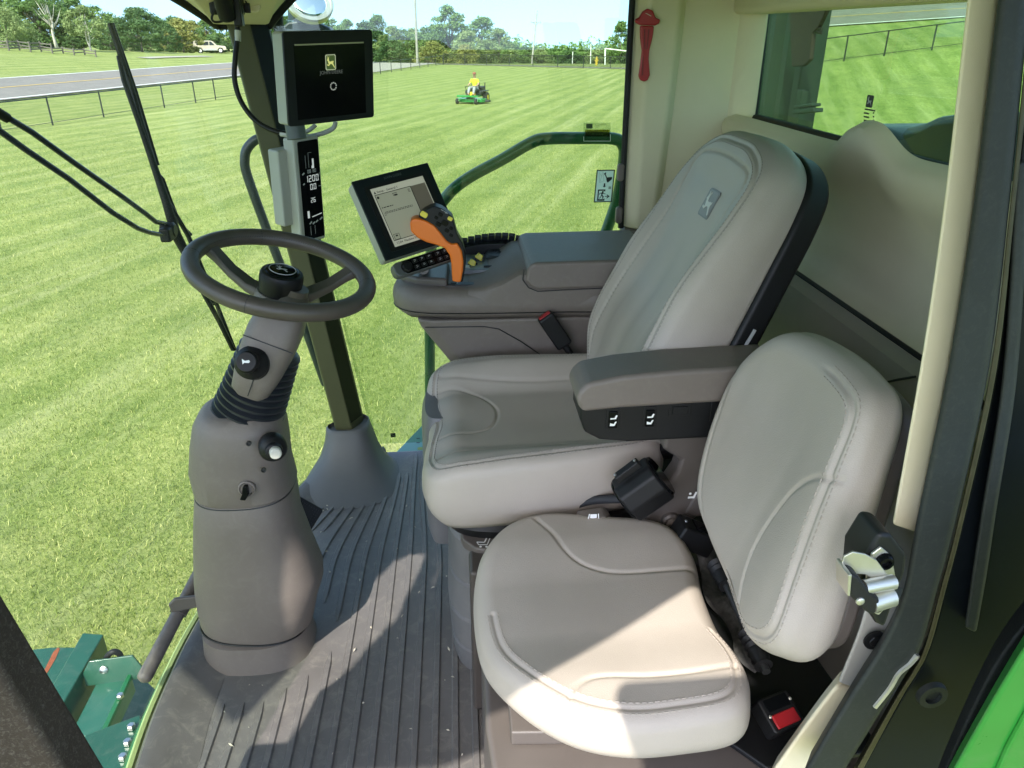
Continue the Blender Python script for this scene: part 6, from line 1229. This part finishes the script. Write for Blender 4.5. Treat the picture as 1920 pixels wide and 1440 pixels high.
v = t2(1120, 246); text('support_line', 'Precision Support Line', .0068, Mst @ T(v.x, v.y, .0009), mat('olive_ink', (.06, .07, .005), .6), sk); v = t2(1120, 251.5); text('support_number', '559 255 8190', .0070, Mst @ T(v.x, v.y, .0009), mat('green_ink', (.03, .06, .005), .6), sk)
v = t2(1127, 234); text('maker_line', 'Precision Farming', .0052, Mst @ T(v.x, v.y, .0006), mat('faint_ink', (.16, .22, .10), .6), sk); v = t2(1120, 238); text('maker_line', 'Dealer', .0048, Mst @ T(v.x, v.y, .0006), mat('faint_ink', (.16, .22, .10), .6), sk)
prisms('film_edge', [r2(1094, 264, 1145, 265), r2(1094, 256, 1095, 265), r2(1144, 252, 1145, 265)], .0003, Mst @ T(0, 0, .0005), WHITE, sk)
gb = thing('glass_mark', P(737, 816, Y=2.527), 'tiny black maker mark low on the far side window', 'mark'); v = onplane(737, 816, Mst); emblem('badge', Mst @ T(v.x, v.y, 0), .019, .018, INK, mat('mark_clear', (.35, .42, .2), .6), gb, th=.0003)

# ================================================================== outside the glass
gh = thing('green_handrail', P(835, 370, Y=2.8), 'bent green tube handrail outside the far window', 'handrail')
tube('tube', [P(806, 780, Y=2.82), P(806, 660, Y=2.82), P(806, 560, Y=2.82), P(812, 420, Y=2.80), P(838, 368, Y=2.78), P(878, 334, Y=2.77), P(940, 300, Y=2.76), P(995, 268, Y=2.75), P(1025, 260, Y=2.75), P(1090, 259, Y=2.75), P(1150, 260, Y=2.75), P(1168, 272, Y=2.75), P(1170, 300, Y=2.75), P(1158, 370, Y=2.76), P(1138, 430, Y=2.77), P(1120, 480, Y=2.78), P(1100, 560, Y=2.8), P(1090, 640, Y=2.8)], .0215, GREEN, gh, seg=14, sm=4)
box('foot', (.06, .06, .03), P(806, 785, Y=2.82), GREEN, gh, bev=.004); box('foot', (.10, .10, .03), P(1090, 640, Y=2.8), GREEN, gh, bev=.004)
dh = thing('dark_handrail', P(500, 420, Y=2.75), 'thin dark grab rail outside beside the corner post', 'handrail')
tube('tube', [P(500, 258, Y=2.72), P(480, 262, Y=2.72), P(464, 278, Y=2.72), P(459, 298, Y=2.72), P(464, 330, Y=2.72), P(500, 430, Y=2.72), P(535, 520, Y=2.72), P(570, 610, Y=2.72), P(610, 720, Y=2.72)], .0165, mat('dark_teal_tube', (.016, .028, .026), .35), dh, seg=12, sm=4)
pg = thing('side_platform', P(790, 820, Y=2.65), 'pale teal triangular platform plate outside beside the post boot', 'platform')
TEAL = mat('platform_green', (.030, .19, .105), .3, var=.08, coat=.3)
Mpg = T(0, 0, -.03); g2 = lambda L_: [tuple(onplane(x, y, Mpg)[:2]) for x, y in L_]
pp = prism('plate', g2([(742, 848), (798, 790), (850, 730), (900, 730), (900, 848)]), .03, Mpg @ T(0, 0, -.03), TEAL, pg, bev=.003)
for px, py in ((784, 822), (784, 830)): v = onplane(px, py, Mpg); prism('slot', rrect(.014, .006, .002), .0006, Mpg @ T(v.x, v.y, 0), INK, pp)
v = onplane(788, 841, Mpg); prism('hole', circ(.012, 16), .0006, Mpg @ T(v.x, v.y, 0), mat('lawn_seen', (.2, .26, .06), .8), pp)
# wiper on the outside of the windscreen
wp = thing('windscreen_wiper', P(320, 430, X=-.84), 'long black windscreen wiper with two parallel link rods', 'wiper')
WX = lambda px, py: P(px, py, X=-.70-.14*(1.45-(py/1440)*1.45)-.06*(1-px/330))
tube('wiper_arm', [WX(222, 105), WX(232, 150), WX(262, 235), WX(285, 300), WX(312, 380), WX(330, 440), WX(362, 500), WX(400, 570)], [.006, .007, .0075, .010, .013, .016, .012, .008], BLACK, wp, seg=8)
tube('blade', [WX(206, 44), WX(222, 92), WX(248, 170), WX(268, 240), WX(290, 310), WX(316, 380), WX(352, 440), WX(386, 520), WX(414, 590), WX(440, 656)], .0075, RUBBER, wp, seg=6)
tube('blade_spine', [WX(210, 43), WX(227, 92), WX(254, 170), WX(275, 240), WX(296, 310)], .006, BLACK, wp, seg=6)
tube('blade_yoke', [WX(290, 318), WX(306, 336), WX(322, 380), WX(338, 420), WX(358, 440)], .005, BLACK, wp, seg=6)
tube('arm_lower', [WX(330, 430), WX(352, 490), WX(382, 550), WX(410, 600), WX(437, 655)], .0085, BLACK, wp, seg=6)
LK = mat('blue_black_rod', (.020, .026, .034), .25)
for L_ in ([(-420, -62), (-40, 186), (0, 212), (60, 248), (140, 306), (220, 362), (272, 400), (292, 416), (312, 420)], [(-420, -44), (-40, 218), (0, 246), (50, 282), (130, 336), (210, 398), (258, 428), (280, 436), (302, 440)]):
    tube('link_rod', [WX(*p) for p in L_], .0068, LK, wp, seg=8)
tube('rod_grip', [WX(-40, 188), WX(14, 222)], .0105, BLACK, wp, seg=8)
pv = WX(318, 432); lathe('pivot', [(.024, -.02), (.024, .012), (.016, .018), (.008, .018)], frame(pv, (0, 1, .2), (0, -.2, 1)), BLACK, wp, seg=20); box('pivot_block', (.03, .055, .04), pv+Vector((0, -.02, -.005)), BLACK, wp, bev=.006)
# mirror
mi = thing('round_mirror', P(580, 0, Y=3.2), 'round chrome rimmed mirror showing cloud above the upper monitor', 'mirror')
mc = P(580, 4, Y=3.15); dm = (EYE-mc).normalized(); Mmi = frame(mc, Vector((0, 0, 1)).cross(dm)+Vector((0, 0, .0)), Vector((0, .25, 1))); Mmi = Mmi @ Matrix.Rotation(rad(-24), 4, 'X') @ Matrix.Rotation(rad(10), 4, 'Y')
lathe('rim', [(.068, -.03), (.086, -.012), (.088, .004), (.084, .010), (.078, .010), (.077, .004)], Mmi, STEEL, mi, seg=40); lathe('mirror_glass', [(.078, .002), (.05, .006), (.02, .0085), (.001, .009)], Mmi, mat('mirror_silver', (.9, .92, .94), .02, metal=1, var=.01), mi, seg=40, ang=180)
HB = mat('blue_grey_housing', (.030, .045, .062), .45); prism('housing', [tuple(onplane(x, y, Mst)[:2]) for x, y in ((527, 64), (532, 48), (545, 34), (570, 30), (600, 36), (622, 48), (628, 64))], .10, frame((0, 2.5335+.75, 0), (1, 0, 0), (0, 0, 1)) @ Matrix.Scale(1.28, 4, (1, 0, 0)) @ T(.13*.0, 0, 0), HB, mi, bev=.01)
tube('stalk', [P(556, 40, Y=3.25), P(555, -20, Y=3.25)], .032, HB, mi, seg=12); tube('mirror_arm', [P(526, 62, Y=2.9), P(521, 48, Y=2.9), P(519, 0, Y=2.9), P(517, -60, Y=2.9)], .019, BLACK, mi, seg=10)
# feeder house and steps below the windscreen
fh = thing('feeder_house', P(150, 1300, Z=-.9), 'dark green feeder house beams low outside the windscreen', 'machine part')
FG = mat('feeder_green', (.007, .062, .034), .32, var=.15, vscale=6, coat=.3, dust=.12)
def zp(L_, Z_): return [tuple(P(x, y, Z=Z_)[:2]) for x, y in L_]
prism('side_plate', zp([(60, 1217), (98, 1213), (140, 1213), (150, 1225), (95, 1300), (40, 1300)], -1.0), .04, T(0, 0, -1.04), FG, fh, bev=.006)
prism('top_beam', zp([(155, 1186), (194, 1189), (112, 1330), (60, 1400), (20, 1360), (92, 1294)], -.82), .16, T(0, 0, -.98), FG, fh, bev=.006)
prism('lower_deck', zp([(120, 1255), (250, 1255), (300, 1300), (260, 1460), (60, 1460)], -1.2), .05, T(0, 0, -1.25), mat('feeder_shadow_green', (.010, .05, .026), .5, dust=.2), fh, bev=.004)
prism('cross_beam', zp([(190, 1262), (236, 1252), (246, 1266), (190, 1380), (130, 1380)], -.88), .09, T(0, 0, -.97), mat('beam_teal', (.016, .095, .06), .35, coat=.3, dust=.1), fh, bev=.005)
ep = prism('end_plate', [(-.10, -.05), (.10, -.05), (.11, 0), (.08, .05), (-.08, .05), (-.11, 0)], .012, frame(P(212, 1255, Z=-.84), (1, .12, 0), (0, .35, .9)), FG, fh, bev=.003)
tube('rail_flange', [P(246, 1262, Z=-.87), P(224, 1310, Z=-.87), P(196, 1370, Z=-.87)], .012, GREEN, fh, seg=6)
prism('gusset', zp([(160, 1378), (262, 1340), (268, 1380), (235, 1460), (130, 1460)], -.62), .012, T(0, 0, -.632), FG, fh, bev=.003)
tube('hose', [P(196, 1244, Z=-.84), P(202, 1230, Z=-.80), P(212, 1222, Z=-.78), P(224, 1226, Z=-.80), P(228, 1242, Z=-.84)], .012, RUBBER, fh, seg=8, sm=5)
for px, py, zz in ((247, 1365, -.617), (240, 1394, -.617), (231, 1422, -.617), (226, 1307, -.856)):
    lathe('bolt', [(.014, 0), (.014, .012), (.010, .016), (.001, .0165)], T(*P(px, py, Z=zz)), BOLT, fh, seg=6)
lathe('bolt', [(.016, 0), (.016, .012), (.010, .016), (.001, .0165)], frame(P(196, 1254, Z=-.83), (1, .12, 0), (0, .35, .9)), BOLT, fh, seg=8)
prism('rust_streak', zp([(82, 1258), (100, 1222), (108, 1214), (112, 1216), (104, 1235), (88, 1262)], -.998), .001, T(0, 0, -.9995), mat('rust', (.22, .055, .02), .9, var=.3, vscale=40), fh)
sf = [Vector((x-.03, y, -.02)) for x, y in FRONTS[8:40]]
loft('cab_skirt', [[v+Vector((d, 0, z)) for d, z in ((.02, .010), (.005, .008), (-.012, -.02), (-.02, -.12), (.0, -.13))] for v in sf], GREEN, fh, ang=50)

# dry crumbs and grass bits on the mat
g = random.Random(4); V = []; Fc = []
for q in range(95):
    x, y = g.uniform(-.68, .0), g.uniform(.75, 2.3); r_ = g.uniform(.0012, .0032); a = g.uniform(0, 6.28); ln_ = r_*g.uniform(1, 3.2); z = .007; d = Vector((math.cos(a), math.sin(a), 0)); n_ = Vector((-d.y, d.x, 0)); k = len(V); c = Vector((x, y, z))
    V += [c-d*ln_-Vector((0, 0, .003)), c-n_*r_, c+d*ln_, c+n_*r_, c+Vector((0, 0, r_))]; Fc += [(k, k+1, k+4), (k+1, k+2, k+4), (k+2, k+3, k+4), (k+3, k, k+4)]
tag(obj('crumbs', pymesh('crumbs', V, Fc), mat('pale_crumb', (.42, .38, .30), .9, var=.3, vscale=80), smooth=False), 'pale crumbs and grass bits scattered on the ribbed floor mat', 'crumbs', kind='stuff')
